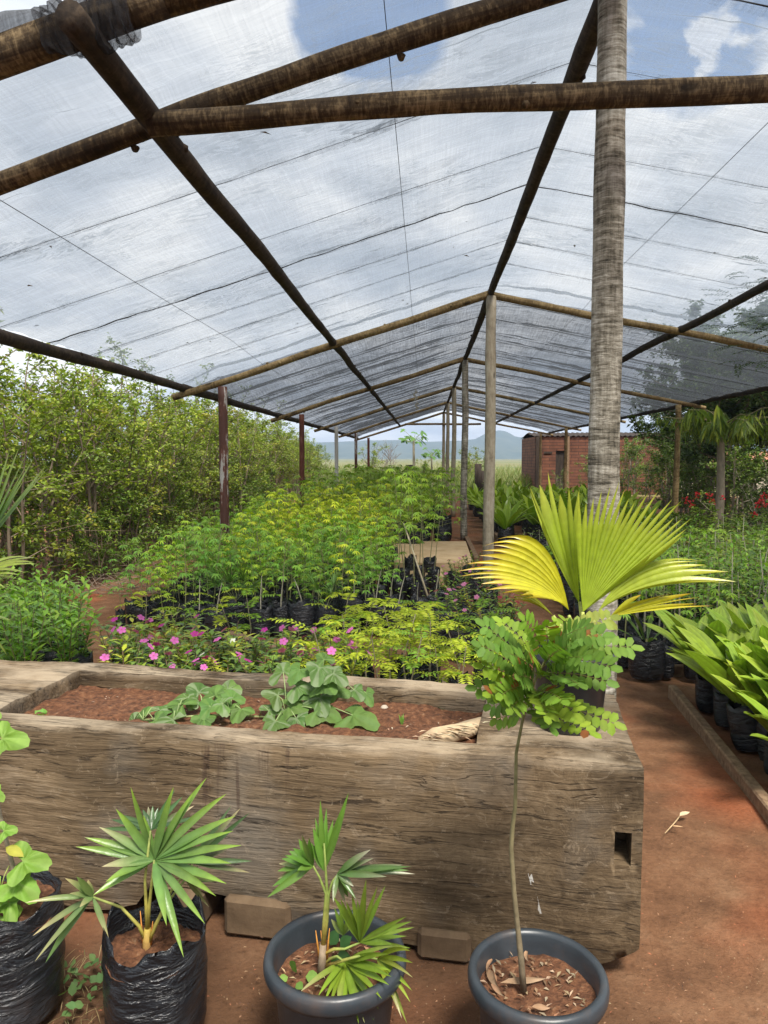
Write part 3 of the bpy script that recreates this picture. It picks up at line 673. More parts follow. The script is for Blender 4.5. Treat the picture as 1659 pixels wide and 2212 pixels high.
# 2. pot with the bushy fan palm
c3=G(724,2052,.3); c3v=V((c3.x,c3.y,0))
def seg_fan(ml,hub,tips,w,c0,c1=None,origin=V((0,0,0)),bul=.1,dry=(.5,.4,.25),pdry=.35,wj=.2):
    for (px,py,Y) in tips:
        t=P(px,py,Y)-origin; d=t-hub; L=d.length
        if L<1e-3: continue
        dr=bul*R.uniform(.5,1.3); d2=(d+UP*dr*L).normalized()*1
        n=(V((0,-.75,.65))+rdir()*.25).normalized()
        def pr(t): return min(1,.22+t*2.6)*(1-max(0,(t-.45)/.55)**1.7)
        c=jit(c0,.18); ct=mix(c,dry,R.uniform(.3,1)) if R.random()<pdry else (c1 or tuple(x*1.2 for x in c))
        Lr=(d+UP*dr*L).length
        blade(ml,hub,d+UP*dr*L,n,Lr,w*R.uniform(1-wj,1+wj),7,pr,dr*L/Lr,.5,c,ct)
PF=grey_pot((c3.x,c3.y,0),.188,.3,'pot','slate grey round pot holding the bushy fan palm with drooping yellow-green leaves','potted palm','potted_fan_palm',soilz=.075)
ms=MB(); ml=MB(); Yp=c3.y; o3=c3v
def Q3(px,py,Y=None): return P(px,py,Y or Yp)-o3
tube(ms,[Q3(695,2112),Q3(697,2075),Q3(698,2040)],[.014,.011,.009],9,(.24,.18,.12),rough=.2)
for pts in([(697,2045),(700,1990),(704,1930),(690,1895),(676,1870)],[(698,2045),(703,1985),(706,1920),(703,1870),(700,1822)],[(699,2045),(706,1990),(710,1930),(718,1905),(729,1890)],[(700,2060),(722,2050),(745,2050),(777,2036)],[(700,2085),(712,2072),(728,2066),(745,2078)],[(702,2088),(740,2075),(780,2064),(815,2072)]):
    k=len(pts); tube(ms,[Q3(x,y,Yp-(.05 if y>2060 and x>720 else .0)) for x,y in pts],[.0055-.003*i/(k-1) for i in range(k)],6,[mix((.4,.25,.05),(.2,.26,.06),min(1,i/1.5)) for i in range(k)])
for a,b in(((690,2070),(682,2010)),((706,2070),(712,2005)),((700,2065),(693,2010))): tube(ms,[Q3(*a),Q3(*b)],[.004,.001],5,(.5,.22,.04))
def tj(l,Y,dy=.05): return [(x,y,Y+R.uniform(-dy,dy)) for x,y in l]
seg_fan(ml,Q3(676,1870),tj([(577,1939),(588,1915),(599,1899),(599,1882),(602,1866),(608,1855),(615,1848),(624,1838),(633,1832),(645,1812),(652,1803),(668,1810),(642,1880)],Yp),.02,(.1,.2,.03),origin=o3,bul=.06)
seg_fan(ml,Q3(700,1880),tj([(692,1728),(753,1712),(748,1725),(681,1766),(720,1770),(676,1787),(690,1760),(705,1745),(672,1820),(730,1790)],Yp+.03,.03),.018,(.11,.22,.03),origin=o3,bul=.01,pdry=.15)
seg_fan(ml,Q3(729,1888),tj([(801,1835),(807,1854),(889,1872),(897,1888),(884,1880),(870,1868),(836,1894),(764,1915),(769,1942),(752,1938),(745,1950),(720,1950)],Yp,.06),.016,(.08,.15,.035),origin=o3,bul=.08,dry=(.6,.52,.42),pdry=.75)
seg_fan(ml,Q3(777,2035),tj([(719,1936),(735,1940),(748,1947),(772,1942),(760,1930),(791,1899),(815,1915),(833,1912),(879,1979),(895,2003),(890,1990),(879,2022),(887,2048),(850,2040)],Yp-.05,.05),.015,(.16,.24,.03),origin=o3,bul=.06,pdry=.2)
seg_fan(ml,Q3(745,2078),tj([(647,2144),(687,2152),(700,2165),(711,2179),(729,2200),(745,2206),(761,2211),(775,2212),(788,2211),(807,2203),(818,2180),(825,2158),(841,2128),(846,2110),(844,2096),(849,2043),(840,2060)],Yp-.14,.03),.016,(.2,.3,.03),origin=o3,bul=.1,pdry=.25)
seg_fan(ml,Q3(815,2072),tj([(887,2054),(892,2080),(892,2112),(890,2140),(887,2166),(873,2192),(868,2200),(863,2182),(879,2211),(850,2160)],Yp-.1,.04),.013,(.22,.29,.03),origin=o3,bul=.25,pdry=.3)
seg_fan(ml,Q3(742,2020),tj([(722,1960),(735,1955),(760,1965),(775,1975),(715,1985)],Yp+.02,.03),.014,(.13,.2,.03),origin=o3,bul=.05)
ms.build('stem',M['stem'],PF); ml.build('fronds',M['leaf_gloss'],PF)
mb=MB(); litter(mb,(0,0),.14,80,.23,[(.3,.18,.1),(.16,.09,.05),(.35,.27,.15)]); tag(mb.build('leaf_litter',M['dry'],PF),kind='stuff')
for (x,y,d,L) in((632,2085,(.2,-.3,.8),.045),(622,2098,(-.6,-.5,.1),.03),(660,2098,(.9,-.2,.3),.04),(640,2112,(.6,-.6,.1),.03),(713,2030,(.3,.2,.6),.05),(735,2035,(.5,0,.6),.05),(725,2060,(.7,-.2,.4),.05),(715,2075,(.2,-.3,.5),.05)):
    mw=MB(); blade(mw,G(x,y+12,.235)-o3,V(d),V((0,-.6,.8)),L,L*.75,4,ov,.1,.1,jit((.17,.3,.06) if x<700 else (.06,.15,.04))); mw.build('weed_leaf',M['leaf_matte'],PF)
# 3. bags
def bag_mesh(rad,h,n,m,seed,mat='bag',fold=.12,taper=.04,soil=True,crumple=1,sz=.87):
    mb=MB(); vs=[];fs=[]
    tot=m+4
    for i in range(tot+1):
        for k in range(n):
            th=2*math.pi*k/n; ct=V((math.cos(th)*1.2+seed*5,math.sin(th)*1.2,0))
            e=1+fold*noise.noise(ct*1.1)
            top=h*(1+.16*crumple*noise.noise(ct*1.4+V((0,0,9))))
            if i<=m:
                t=i/m; z=top*t if t>.8 else h*t*(top/h if t>.8 else 1+(top/h-1)*max(0,t-.4)/.4*.8)
                r=rad*(1-taper*(1-t)+.05*math.sin(t*3.1))*e
                r*=1+.035*noise.noise(V((math.cos(th)*2+seed,math.sin(th)*2,z/h*7)))+.025*noise.noise(V((math.cos(th)*4,math.sin(th)*4+seed,z/h*16)))
                if i==0: r*=.9
                if i==m: r*=1.0+.08*crumple*noise.noise(ct*3)
            else:
                t=(i-m)/4; z=top-(top-h*(sz-.02))*t-.001; r=rad*e*(.985-.06*t)*(1+.03*noise.noise(ct*2+V((0,0,i))))
            vs.append((r*math.cos(th),r*math.sin(th),z))
    for i in range(tot):
        for k in range(n): fs.append((i*n+k,i*n+(k+1)%n,(i+1)*n+(k+1)%n,(i+1)*n+k))
    mb.add(vs,fs,(.01,.01,.01)); me=mb.mesh('grow_bag',M[mat])
    if not soil: return me,None
    ms=MB(); vs=[(0,0,h*sz+.01)]
    for i in (1,2,3,4):
        for k in range(n):
            th=2*math.pi*k/n; r=rad*1.02*i/4*(1+fold*noise.noise(V((math.cos(th)*1.2+seed*5,math.sin(th)*1.2,0))*1.1)); vs.append((r*math.cos(th),r*math.sin(th),h*sz+.012*noise.noise(V((i*1.3,k*1.1,seed)))))
    fs=[(0,1+k,1+(k+1)%n) for k in range(n)]+[(1+i*n+k,1+(i+1)*n+k,1+(i+1)*n+(k+1)%n,1+i*n+(k+1)%n) for i in range(3) for k in range(n)]
    ms.add(vs,fs,(.1,.05,.03)); return me,ms.mesh('bag_soil',M['soil'])
c2=G(330,2020,.3); o2=V((c2.x,c2.y,0)); Y2=c2.y
BP=thing('bagged_fan_palm','black plastic grow bag holding the fan palm with one big star-shaped leaf','bagged palm',(c2.x,c2.y,0))
a,b=bag_mesh(.13,.325,80,30,2.3,fold=.14,crumple=1.5,sz=.8); link('grow_bag',a,BP); link('soil',b,BP)
ms=MB(); ml=MB()
def Q2(px,py,Y=None): return P(px,py,Y or Y2)-o2
tube(ms,[Q2(318,2072),Q2(318,2040),Q2(319,2005)],[.013,.012,.009],9,[(.3,.2,.12),(.42,.25,.08),(.4,.3,.06)],rough=.2)
for pts in([(319,2010),(322,1960),(328,1905),(333,1858)],[(318,2015),(316,1960),(313,1900),(325,1795)],[(314,2030),(300,2000),(262,1960),(201,1938)],[(324,2020),(345,1980),(372,1920),(416,1868)],[(322,2035),(340,1990),(365,1945),(400,1900)]):
    k=len(pts); tube(ms,[Q2(x,y,Y2+.06*(i/(k-1))*(1 if x>340 else -.5)) for i,(x,y) in enumerate(pts)],[.006-.0032*i/(k-1) for i in range(k)],6,[mix((.42,.33,.06),(.2,.25,.07),i/(k-1)) for i in range(k)])
for a,b in(((310,2050),(303,1968)),((326,2040),(330,1990))): tube(ms,[Q2(*a),Q2(*b)],[.004,.001],5,(.5,.2,.04))
YF=Y2-.02
seg_fan(ml,Q2(418,1865,Y2+.06),tj([(500,1740),(520,1745),(540,1755),(530,1765),(480,1800),(365,1835),(375,1850),(545,1860),(540,1885),(500,1830),(470,1780)],Y2+.1,.03),.017,(.05,.09,.035),origin=o2,bul=.05,dry=(.5,.38,.22),pdry=.7)
seg_fan(ml,Q2(402,1902,Y2+.06),tj([(470,1903),(440,1935),(452,1960),(430,1870),(395,1880),(380,1885),(460,1890)],Y2+.08,.03),.014,(.12,.15,.04),origin=o2,bul=.08,dry=(.6,.5,.35),pdry=.8)
seg_fan(ml,Q2(328,1792,Y2+.05),tj([(308,1748),(320,1742),(330,1740),(342,1744),(352,1748),(378,1705),(395,1720),(215,1790),(240,1770),(262,1760),(420,1740),(440,1762)],Y2+.09,.02),.015,(.05,.1,.035),origin=o2,bul=.02,pdry=.1)
seg_fan(ml,Q2(200,1937,Y2-.03),tj([(55,1950),(140,1897),(150,1930),(165,1893),(70,2022),(75,2077),(98,2080),(110,2030),(235,2028),(172,1960),(190,1900)],Y2-.07,.05),.017,(.12,.19,.06),origin=o2,bul=.12,dry=(.6,.45,.25),pdry=.6)
seg_fan(ml,Q2(333,1858,YF),[(282,1699,YF-.02),(375,1699,YF-.02),(418,1712,YF),(447,1679,YF+.02),(490,1714,YF),(510,1762,YF-.03),(523,1826,YF-.06),(490,1909,YF-.08),(467,1936,YF-.1),(443,1996,YF-.12),(397,2069,YF-.12),(360,2000,YF-.14),(213,1786,YF-.02),(183,1809,YF-.03),(163,1829,YF-.05),(220,1872,YF-.08),(250,1747,YF-.02),(200,1935,YF-.1),(228,1905,YF-.1),(310,1760,YF),(355,1755,YF),(505,1795,YF-.05),(500,1865,YF-.07)],.022,(.1,.185,.05),(.22,.34,.04),origin=o2,bul=.13,pdry=.12,wj=.15)
ms.build('stem',M['stem'],BP); ml.build('fronds',M['leaf_gloss'],BP)
# fig in the leftmost bag
c1=G(20,1975,.3); c1=V((c1.x-.04,c1.y+.02,0)); BF=thing('bagged_fig','black plastic grow bag at the left edge holding a light green lobed fig','bagged fig',tuple(c1))
a,b=bag_mesh(.165,.34,72,26,5.1,fold=.06,crumple=1.0); link('grow_bag',a,BF); link('soil',b,BF)
def lobed(mb,p,n,d,rad,col,lobes=5,depth=.45,cup=.15,vein=None,r=R,droop=.15):
    n=n.normalized(); d=(d-n*d.dot(n)).normalized(); s=d.cross(n); N=lobes*8; vs=[p];cs=[vein or col]
    for ring in(.35,.7,1.0):
        for k in range(N+1):
            th=-2.5+5.0*k/N; lo=(math.cos(th*lobes*math.pi/5.0+ (0 if lobes%2 else math.pi))*.5+.5)
            rr=rad*(1-depth*(1-lo))*(1-.22*abs(th)/2.5)*(.6+.4*ring if ring<1 else 1)*ring*(1.0+.05*r.uniform(-1,1)*(ring>.9))
            q=p+(d*math.cos(th)+s*math.sin(th))*rr+n*(cup*rr*(1 if lo<.5 else .35)+.05*rad*math.sin(th*5+ring*2+p.x*90))-UP*droop*rr*rr/rad
            vs.append(q); t=lo>.85 and ring<.9
            cs.append(vein if (vein and (lo>.93 or r.random()<.12)) else col)
    W=N+1; fs=[(0,1+k,2+k) for k in range(N)]
    for i in range(2):
        for k in range(N): fs.append((1+i*W+k,1+(i+1)*W+k,2+(i+1)*W+k,2+i*W+k))
    mb.add(vs,fs,cs)
ms=MB(); ml=MB(); Yf=c1.y
def Q1(px,py,dy=0): return P(px,py,Yf+dy)-c1
tube(ms,[Q1(42,1985),Q1(36,1900),Q1(20,1840),Q1(2,1770),Q1(-15,1690),Q1(-25,1600)],[.008,.007,.006,.0055,.005,.003],8,(.3,.25,.18),rough=.15)
for (x,y,r_,dx,dz,a,b) in((38,1905,.075,.9,-.5,30,1880),(50,1860,.075,1,.2,25,1850),(20,1950,.06,.5,-.8,36,1910),(15,1985,.06,.4,-.8,30,1940),(0,1925,.07,-.3,-.8,20,1870),(8,1795,.04,.8,.3,5,1775),(5,1595,.075,1,.1,-20,1610),(-45,1700,.07,-.5,.2,-15,1690),(-60,1820,.08,-.8,.1,5,1800),(-50,1560,.08,-.6,.5,-25,1600),(-12,1712,.035,.6,-.3,-20,1700)):
    tube(ms,[Q1(a,b),Q1((a+x)/2,(b+y)/2-8,-.02),Q1(x,y,-.04)],[.0022,.0018,.0015],5,(.25,.28,.08))
    lobed(ml,Q1(x,y,-.04),V((R.uniform(-.2,.3),-.75,.6)),V((dx,-.1,dz)),r_,jit((.2,.36,.045),.15),5,.48,.08,(.26,.42,.08))
blade(ml,Q1(12,1830,-.03),V((1,-.1,-.3)),V((0,-.6,.8)),.06,.03,5,ov,.1,.2,(.42,.4,.05))
ms.build('stem',M['stem'],BF); ml.build('foliage',M['leaf_matte'],BF)
# weed clump on the ground between the bags
mb=MB()
for _ in range(34):
    p=GG(R.uniform(125,235),R.uniform(2090,2210)); a=V((R.uniform(-1,1),R.uniform(-1,.5),.5)).normalized()
    blade(mb,p+V((0,0,R.uniform(.01,.05))),a,V((0,-.4,1)),R.uniform(.02,.04),R.uniform(.018,.03),4,ov,.1,.1,jit((.12,.21,.07),.25))
for _ in range(70):
    p=GG(R.uniform(110,240),R.uniform(2060,2212)); blade(mb,p,V((R.uniform(-1,1),R.uniform(-1,1),R.uniform(.2,1))),UP,R.uniform(.03,.08),.003,3,lance,.3,0,jit((.25,.2,.1),.3))
tag(mb.build('weed_clump',M['leaf_matte']),'low round-leaved weed growing on bare earth between the two black bags','weed')
# 4. black pot on the trough end with the yellow fan palm
pc=G(1240,1588,ZT); pr=.15; pc=V((pc.x,pc.y+.09,ZT+.004))
YP=grey_pot(tuple(pc),pr,.27,'pot_black','black round pot standing on the trough end with a yellow-green fan palm','potted palm','potted_yellow_palm',soilz=.03)
ms=MB(); ml=MB(); Yh=pc.y
def QY(px,py,dy=0): return P(px,py,Yh+dy)-pc
def pleated(ml,hub,tips,bulge,split,pleat,c0,c1,nseg=None,endc=None,hubw=.0):
    """tips: list of points; continuous pleated blade with free finger tips"""
    nseg=nseg or len(tips)-1
    def tipat(s):
        x=s*(len(tips)-1); i=min(int(x),len(tips)-2); return tips[i].lerp(tips[i+1],x-i)
    K=10; rays=2*nseg+1; vs=[];cs=[]
    jl=[1+R.uniform(-.11,.05) for _ in range(nseg)]
    for i in range(rays):
        s=i/(rays-1); T=tipat(s); sg=min(nseg-1,i//2)
        nrm=(tipat(min(1,s+.04))-tipat(max(0,s-.04))).cross(T-hub); nrm=nrm.normalized() if nrm.length>1e-6 else V((0,-1,0))
        for k in range(K+1):
            t=k/K
            def pos(tt,TT): 
                b=bulge(s) if callable(bulge) else bulge
                return hub+(TT-hub)*tt+b*4*tt*(1-tt)*.5
            if i%2==1: q=pos(t*jl[sg],T)+nrm*pleat*min(1,t*1.5)
            else: q=pos(min(t,split),T)
            vs.append(q); c=mix(c0,c1,s if not callable(c1) else 0); c=mix(c,endc,max(0,(t-.55)/.45)**1.5) if endc else c
            cs.append(tuple(x*(1.06 if i%2 else .88) for x in c))  # pleat shading painted into the colour: light ridges, dark valleys
    W=K+1; fs=[]
    vs2=list(vs)
    for i in range(rays-1):
        for k in range(K):
            fs.append((i*W+k,(i+1)*W+k,(i+1)*W+k+1,i*W+k+1))
    # free part: valley rays slide towards the finger tip
    base=len(ml.v)
    out=[];outc=[];f2=[]
    for sgm in range(nseg):
        i=2*sgm; b=len(out)
        for k in range(K+1):
            t=k/K
            for j in(0,1,2):
                ii=i+j; q=vs[ii*W+k]
                if j!=1:
                    s=ii/(rays-1); T=tipat(s)
                    if t>split:
                        u=(t-split)/(1-split); mid=vs[(i+1)*W+k]; e=vs[ii*W+int(split*K)]
                        bb=bulge(s) if callable(bulge) else bulge
                        edge=hub+(T-hub)*t+bb*4*t*(1-t)*.5
                        q=edge.lerp(mid,u**.9)
                    else:
                        bb=bulge(s) if callable(bulge) else bulge
                        q=hub+(T-hub)*t+bb*4*t*(1-t)*.5
                out.append(q); outc.append(cs[ii*W+k])
        for k in range(K):
            for j in(0,1): f2.append((b+k*3+j,b+k*3+j+1,b+(k+1)*3+j+1,b+(k+1)*3+j))
    ml.add(out,f2,outc)
GR,YE,OR=(.34,.46,.03),(.6,.57,.04),(.62,.38,.03)
hub=QY(1259,1322); dp=.02
# petioles
for pts in([(1262,1425,0),(1260,1370,0),(1259,1322,0)],[(1258,1425,.02),(1250,1390,.01),(1229,1330,-.02)],[(1254,1425,.02),(1225,1372,.04),(1195,1330,.06)],[(1266,1425,.02),(1278,1360,-.01),(1292,1322,-.02)],[(1268,1425,0),(1290,1380,-.03),(1317,1334,-.05)],[(1262,1425,.04),(1258,1350,.06),(1252,1300,.07)]):
    tube(ms,[QY(*q) for q in pts],[.009,.007,.0055],7,[(.3,.3,.09),(.34,.37,.09),(.36,.4,.1)])
lathe_c=QY(1262,1425); tube(ms,[lathe_c-V((0,0,.04)),lathe_c+V((0,0,.02)),lathe_c+V((0,0,.05))],[.03,.024,.012],9,(.2,.14,.08),rough=.4)
# back-left older spear leaf
t2=[QY(*q) for q in((1174,1135,.05),(1150,1090,.08),(1127,1012,.1),(1146,1035,.09),(1174,1021,.1),(1195,1042,.1),(1222,1036,.08),(1240,1052,.06),(1262,1075,.05))]
pleated(ml,QY(1252,1305,.07),t2,V((-.02,0,0)),.74,.006,(.28,.36,.03),GR,8,(.45,.48,.05))
t1=[QY(*q) for q in((1240,1085,.0),(1258,1062,.0),(1275,1062,0),(1292,1056,.0),(1309,1054,-.01),(1326,1051,-.01),(1343,1050,-.02),(1360,1051,-.02),(1378,1053,-.03),(1393,1056,-.03),(1410,1064,-.03),(1423,1073,-.04),(1443,1076,-.04),(1461,1080,-.05),(1476,1088,-.05),(1490,1097,-.06),(1500,1108,-.07),(1505,1120,-.08),(1507,1135,-.09),(1502,1148,-.1),(1455,1170,-.1),(1400,1200,-.1))]
pleated(ml,hub,t1,V((0,.03,-.005)),.72,.008,GR,(.38,.48,.04),21,(.5,.54,.06))
tl=[QY(*q) for q in((1081,1162,-.06),(1062,1172,-.06),(1043,1181,-.08),(1028,1190,-.08),(1013,1202,-.1),(1000,1218,-.1),(992,1232,-.12),(997,1243,-.12),(1005,1249,-.13),(1030,1262,-.14),(1056,1274,-.14),(1085,1280,-.13),(1120,1286,-.12),(1150,1291,-.1))]
pleated(ml,QY(1229,1318,-.02),tl,lambda s:V((.05-.02*s,-.03,.2-.17*s)),.7,.007,(.55,.53,.02),YE,14,OR)
tl2=[QY(*q) for q in((1120,1270,.02),(1105,1280,.0),(1100,1290,-.02),(1118,1292,-.02))]
pleated(ml,QY(1195,1330,.06),tl2,V((0,0,.03)),.7,.005,(.34,.37,.03),(.4,.4,.03),5,YE)
tr=[QY(*q) for q in((1500,1213,-.0),(1524,1215,-.03),(1550,1222,-.04),(1583,1236,-.06),(1604,1262,-.08),(1590,1266,-.1),(1566,1261,-.12),(1540,1255,-.13))]
pleated(ml,QY(1292,1320,-.02),tr,lambda s:V((-.05,0,.135-.07*s)),.72,.006,(.36,.45,.035),(.42,.49,.04),8,(.58,.54,.05))
t5=[QY(*q) for q in((1380,1278,-.08),(1400,1290,-.1),(1495,1270,-.12),(1524,1287,-.13),(1510,1296,-.13),(1545,1308,-.14),(1530,1316,-.15))]
pleated(ml,QY(1317,1333,-.05),t5,V((0,0,.02)),.55,.006,(.5,.5,.02),YE,6,OR)
ms.build('stem',M['stem'],YP); ml.build('fronds',M['leaf_gloss'],YP)
# 5. melon vines in the trough
def vine(label,items,runner,cat='vine'):
    o=thing('melon_vine',label,cat,tuple(runner[0])); base=runner[0]; ms=MB(); ml=MB()
    tube(ms,[p-base for p in runner],[.004]*len(runner),6,(.28,.32,.13))
    for (px,py,z,r_) in items:
        p=G(px,py,z); q=min(runner,key=lambda a:(a-p).length)
        mid=(p+q)/2+V((0,0,.03)); tube(ms,[q-base,mid-base,p-base],[.0026,.0022,.0018],5,(.25,.33,.13))
        n=V((R.uniform(-.35,.35),-.55+R.uniform(-.3,.3),.85)); d=(p-q)+rdir()*.06; d.z*=.3
        lobed(ml,p-base,n,d,r_*1.35,jit((.12,.22,.05),.25),5,.4,.04,(.24,.32,.16) if R.random()<.5 else (.15,.27,.06),droop=.28)
    ms.build('stem',M['stem'],o); ml.build('foliage',M['leaf_matte'],o); return o
vine('melon vine with pale green lobed leaves sprawling at the middle of the trough',[(310,1548,.60,.06),(345,1535,.62,.055),(375,1555,.61,.06),(335,1558,.60,.05),(395,1522,.64,.055),(430,1497,.66,.06),(465,1503,.66,.055),(492,1490,.66,.06),(455,1528,.65,.05),(480,1520,.66,.055),(520,1532,.63,.05),(405,1508,.65,.05),(440,1552,.62,.045),(290,1556,.59,.04),(500,1510,.65,.05)],[G(560,1548,.595),G(500,1545,.6),G(440,1545,.605),G(380,1550,.6),G(310,1555,.6)])
vine('taller melon vine with white-veined leaves rising against the back of the trough',[(612,1452,.76,.055),(648,1446,.78,.05),(690,1442,.8,.055),(720,1455,.78,.05),(697,1476,.74,.055),(640,1482,.72,.055),(600,1502,.68,.055),(625,1525,.65,.06),(595,1558,.62,.05),(690,1508,.68,.06),(668,1492,.7,.05),(690,1532,.65,.065),(722,1492,.7,.05),(765,1490,.7,.045),(790,1496,.69,.04),(762,1545,.63,.08),(640,1552,.62,.05),(700,1425,.8,.04),(580,1535,.63,.045)],[G(560,1548,.595),G(620,1552,.595),G(660,1535,.6),G(690,1515,.61),G(740,1500,.62)])
def weed(px,py,z,n,L,label,name='weed',col=(.16,.3,.05),w=.6,up=1.0):
    mb=MB()
    for _ in range(n): blade(mb,V((0,0,0)),V((R.uniform(-1,1),R.uniform(-1,1),up)),V((0,-.5,1)),L*R.uniform(.6,1.1),L*w*R.uniform(.7,1),4,ov,.2,.2,jit(col,.2))
    o=mb.build(name,M['leaf_matte']); o.location=G(px,py,z); tag(o,label,'weed',group='small weeds in the trough'); return o
weed(92,1552,.578,9,.05,'round light green seedling at the left end of the trough soil',col=(.18,.36,.06),w=.8)
weed(397,1490,.578,5,.06,'two-leaved seedling against the trough back board left of the tall vine')
weed(868,1568,.58,5,.07,'upright grassy weed in front of the rotten log',w=.12,up=2.5)
weed(893,1530,.578,5,.05,'small leafy weed right of the pale pebble')
weed(952,1535,.578,6,.045,'small dark weed near the right inner corner of the trough',col=(.1,.2,.06))
weed(770,1560,.58,6,.045,'tiny bright weed under the largest melon leaf',col=(.25,.4,.05))
mb=MB()
for _ in range(900):
    x=R.uniform(CX1+.03,CX0-.03); y=R.uniform(CY0+.01,CY1-.01); leafq(mb,tp(x,y,.58+R.uniform(-.004,.012)),V((R.uniform(-1,1),R.uniform(-1,1),R.uniform(-.1,.2))).normalized(),UP,R.uniform(.006,.028),R.uniform(.002,.007),jit(R.choice([(.3,.2,.13),(.14,.07,.04),(.42,.32,.23),(.09,.045,.028)]),.3))
tag(mb.build('bark_mulch',M['dry']),'loose bark chips and litter over the soil in the trough','mulch',kind='stuff')
mb=MB()
for k in range(900):
    if R.random()<.75: p=GG(R.uniform(100,1659),R.uniform(2000,2300))
    else: p=GG(R.uniform(1390,1700),R.uniform(1500,2210))
    leafq(mb,p+V((0,0,.003)),V((R.uniform(-1,1),R.uniform(-1,1),R.uniform(0,.3))).normalized(),UP,R.uniform(.004,.015),R.uniform(.002,.006),jit(R.choice([(.22,.12,.065),(.2,.1,.055),(.26,.16,.09),(.09,.045,.027),(.28,.11,.055)]),.3))
tag(mb.build('ground_litter',M['dry']),'scattered grit and dry leaf crumbs on the red earth','litter',kind='stuff')
mb=MB(); a,b=GG(1436,1805),GG(1468,1768); tube(mb,[a+V((0,0,.01)),a.lerp(b,.5)+V((.01,0,.02)),b+V((0,0,.01))],[.002,.003,.003],5,(.5,.36,.2)); blade(mb,b+V((0,0,.012)),V((.8,.4,.1)),UP,.06,.03,4,ov,0,.3,(.6,.45,.28))
blade(mb,a.lerp(b,.4)+V((0,0,.012)),V((.8,-.3,.1)),UP,.05,.01,4,ov,0,.3,(.5,.33,.18)); tag(mb.build('dry_leaf',M['dry']),'curled tan leaf with stalk lying on the red earth right of the trough','leaf')
# ---------------------------------------------------------------- potted stock in the beds
def protos(fn,n): return [fn(random.Random(100+i*7+hash(fn.__name__)%1)) for i in range(n)]
def cassava(r,H=.85,nl=22,col=((.26,.45,.035),(.19,.38,.04),(.34,.5,.035),(.14,.3,.04)),ll=.068,spread=1.0):
    ms=MB(); ml=MB(); top=V((r.uniform(-.05,.05),r.uniform(-.05,.05),H)); c=r.choice(col)
    pts=[V((0,0,.2)),V((r.uniform(-.02,.02),r.uniform(-.02,.02),H*.55)),top]
    tube(ms,pts,[.006,.0045,.003],5,(.26,.26,.12),cap=False)
    for k in range(nl):
        t=.55+.45*(k/(nl-1)); q=pts[1].lerp(top,(t-.55)/.45)+V((0,0,-.05)); a=k*2.4+r.uniform(-.4,.4)
        d=V((math.cos(a),math.sin(a),.25+.6*(t-.55)/.45)).normalized(); L=r.uniform(.07,.24)*spread*(1.25-.5*(t-.55)/.45)
        e=q+d*L; tube(ms,[q,e],[.0018,.0013],3,(.24,.27,.08),cap=False)
        h=V((d.x,d.y,0)).normalized(); n=(UP+h*.5).normalized(); nf=7
        for j in range(nf):
            an=(j-(nf-1)/2)*.62; dd=(Matrix.Rotation(an,3,'Z')@h+V((0,0,r.uniform(-.5,.05)))).normalized()
            blade(ml,e,dd,n,ll*(1-.09*abs(j-3))*r.uniform(.85,1.15),.0165*ll/.068,3,ov,.38,.25,jit(mix(c,(.36,.46,.04),.4*r.random()*(t>.85)),.25,r))
    return ms.mesh('stem',M['stem']),ml.mesh('foliage',M['leaf'])
def feathery(r,H=.62,col=((.3,.43,.03),(.2,.36,.035),(.4,.47,.035))):
    ms=MB(); ml=MB(); top=V((r.uniform(-.06,.06),r.uniform(-.06,.06),H)); c=r.choice(col)
    pts=[V((0,0,.18)),V((r.uniform(-.03,.03),r.uniform(-.03,.03),H*.6)),top]; tube(ms,pts,[.006,.0045,.003],5,(.27,.23,.16),cap=False)
    for k in range(9):
        t=.4+.6*k/8; q=bez(*pts,t); a=k*2.4+r.uniform(-.5,.5); d=V((math.cos(a),math.sin(a),r.uniform(.0,.35))); L=r.uniform(.2,.34)*(1.1-.45*t)
        pinnate(ml,ms,q,q+d*L,V((0,0,.045)),9,.052,.017,c,UP,r,stemcol=(.2,.24,.05),sr=.0013,ang=.3)
    return ms.mesh('stem',M['stem']),ml.mesh('foliage',M['leaf_matte'])
def peri(r,fl=((.6,.05,.42),),nfl=2):
    ms=MB(); ml=MB(); mfs=[]
    for b in range(7):
        a=b*2.4+r.uniform(-.4,.4); H=r.uniform(.3,.46); top=V((.11*math.cos(a),.11*math.sin(a),.2+H*.62)); tube(ms,[V((0,0,.18)),V((.05*math.cos(a),.05*math.sin(a),.3)),top],[.004,.003,.002],4,(.2,.14,.08),cap=False)
        cc=r.choice([(.15,.25,.03),(.22,.31,.03),(.38,.4,.03),(.09,.17,.03)])
        for k in range(17):
            t=.25+.75*k/16; q=bez(V((0,0,.18)),V((.05*math.cos(a),.05*math.sin(a),.3)),top,t); th=k*1.57+r.uniform(-.3,.3)
            blade(ml,q,V((math.cos(th),math.sin(th),r.uniform(.1,.9))),UP,r.uniform(.045,.075),.023,3,ov,.2,.2,jit(cc,.2,r))
        if b<nfl:
            c=r.choice(fl); q=top+V((0,0,.025)); n=V((r.uniform(-.8,.8),r.uniform(-1,.5),.8)).normalized(); s=n.orthogonal().normalized(); s2=n.cross(s)
            mf=MB(); mfs.append(mf)
            for j in range(5):
                th=j*1.2566; blade(mf,q,s*math.cos(th)+s2*math.sin(th),n,.022,.019,2,lambda t:[.35,1,.75][int(t*2)],0,.05,jit(c,.1,r))
            leafq(mf,q+n*.002,s,n,.006,.006,(.6,.1,.1))
    out=[('stem',ms.mesh('stem',M['stem'])),('foliage',ml.mesh('foliage',M['leaf_gloss']))]
    out+=[('flower',m.mesh('flower',M['flower'])) for m in mfs]
    return out
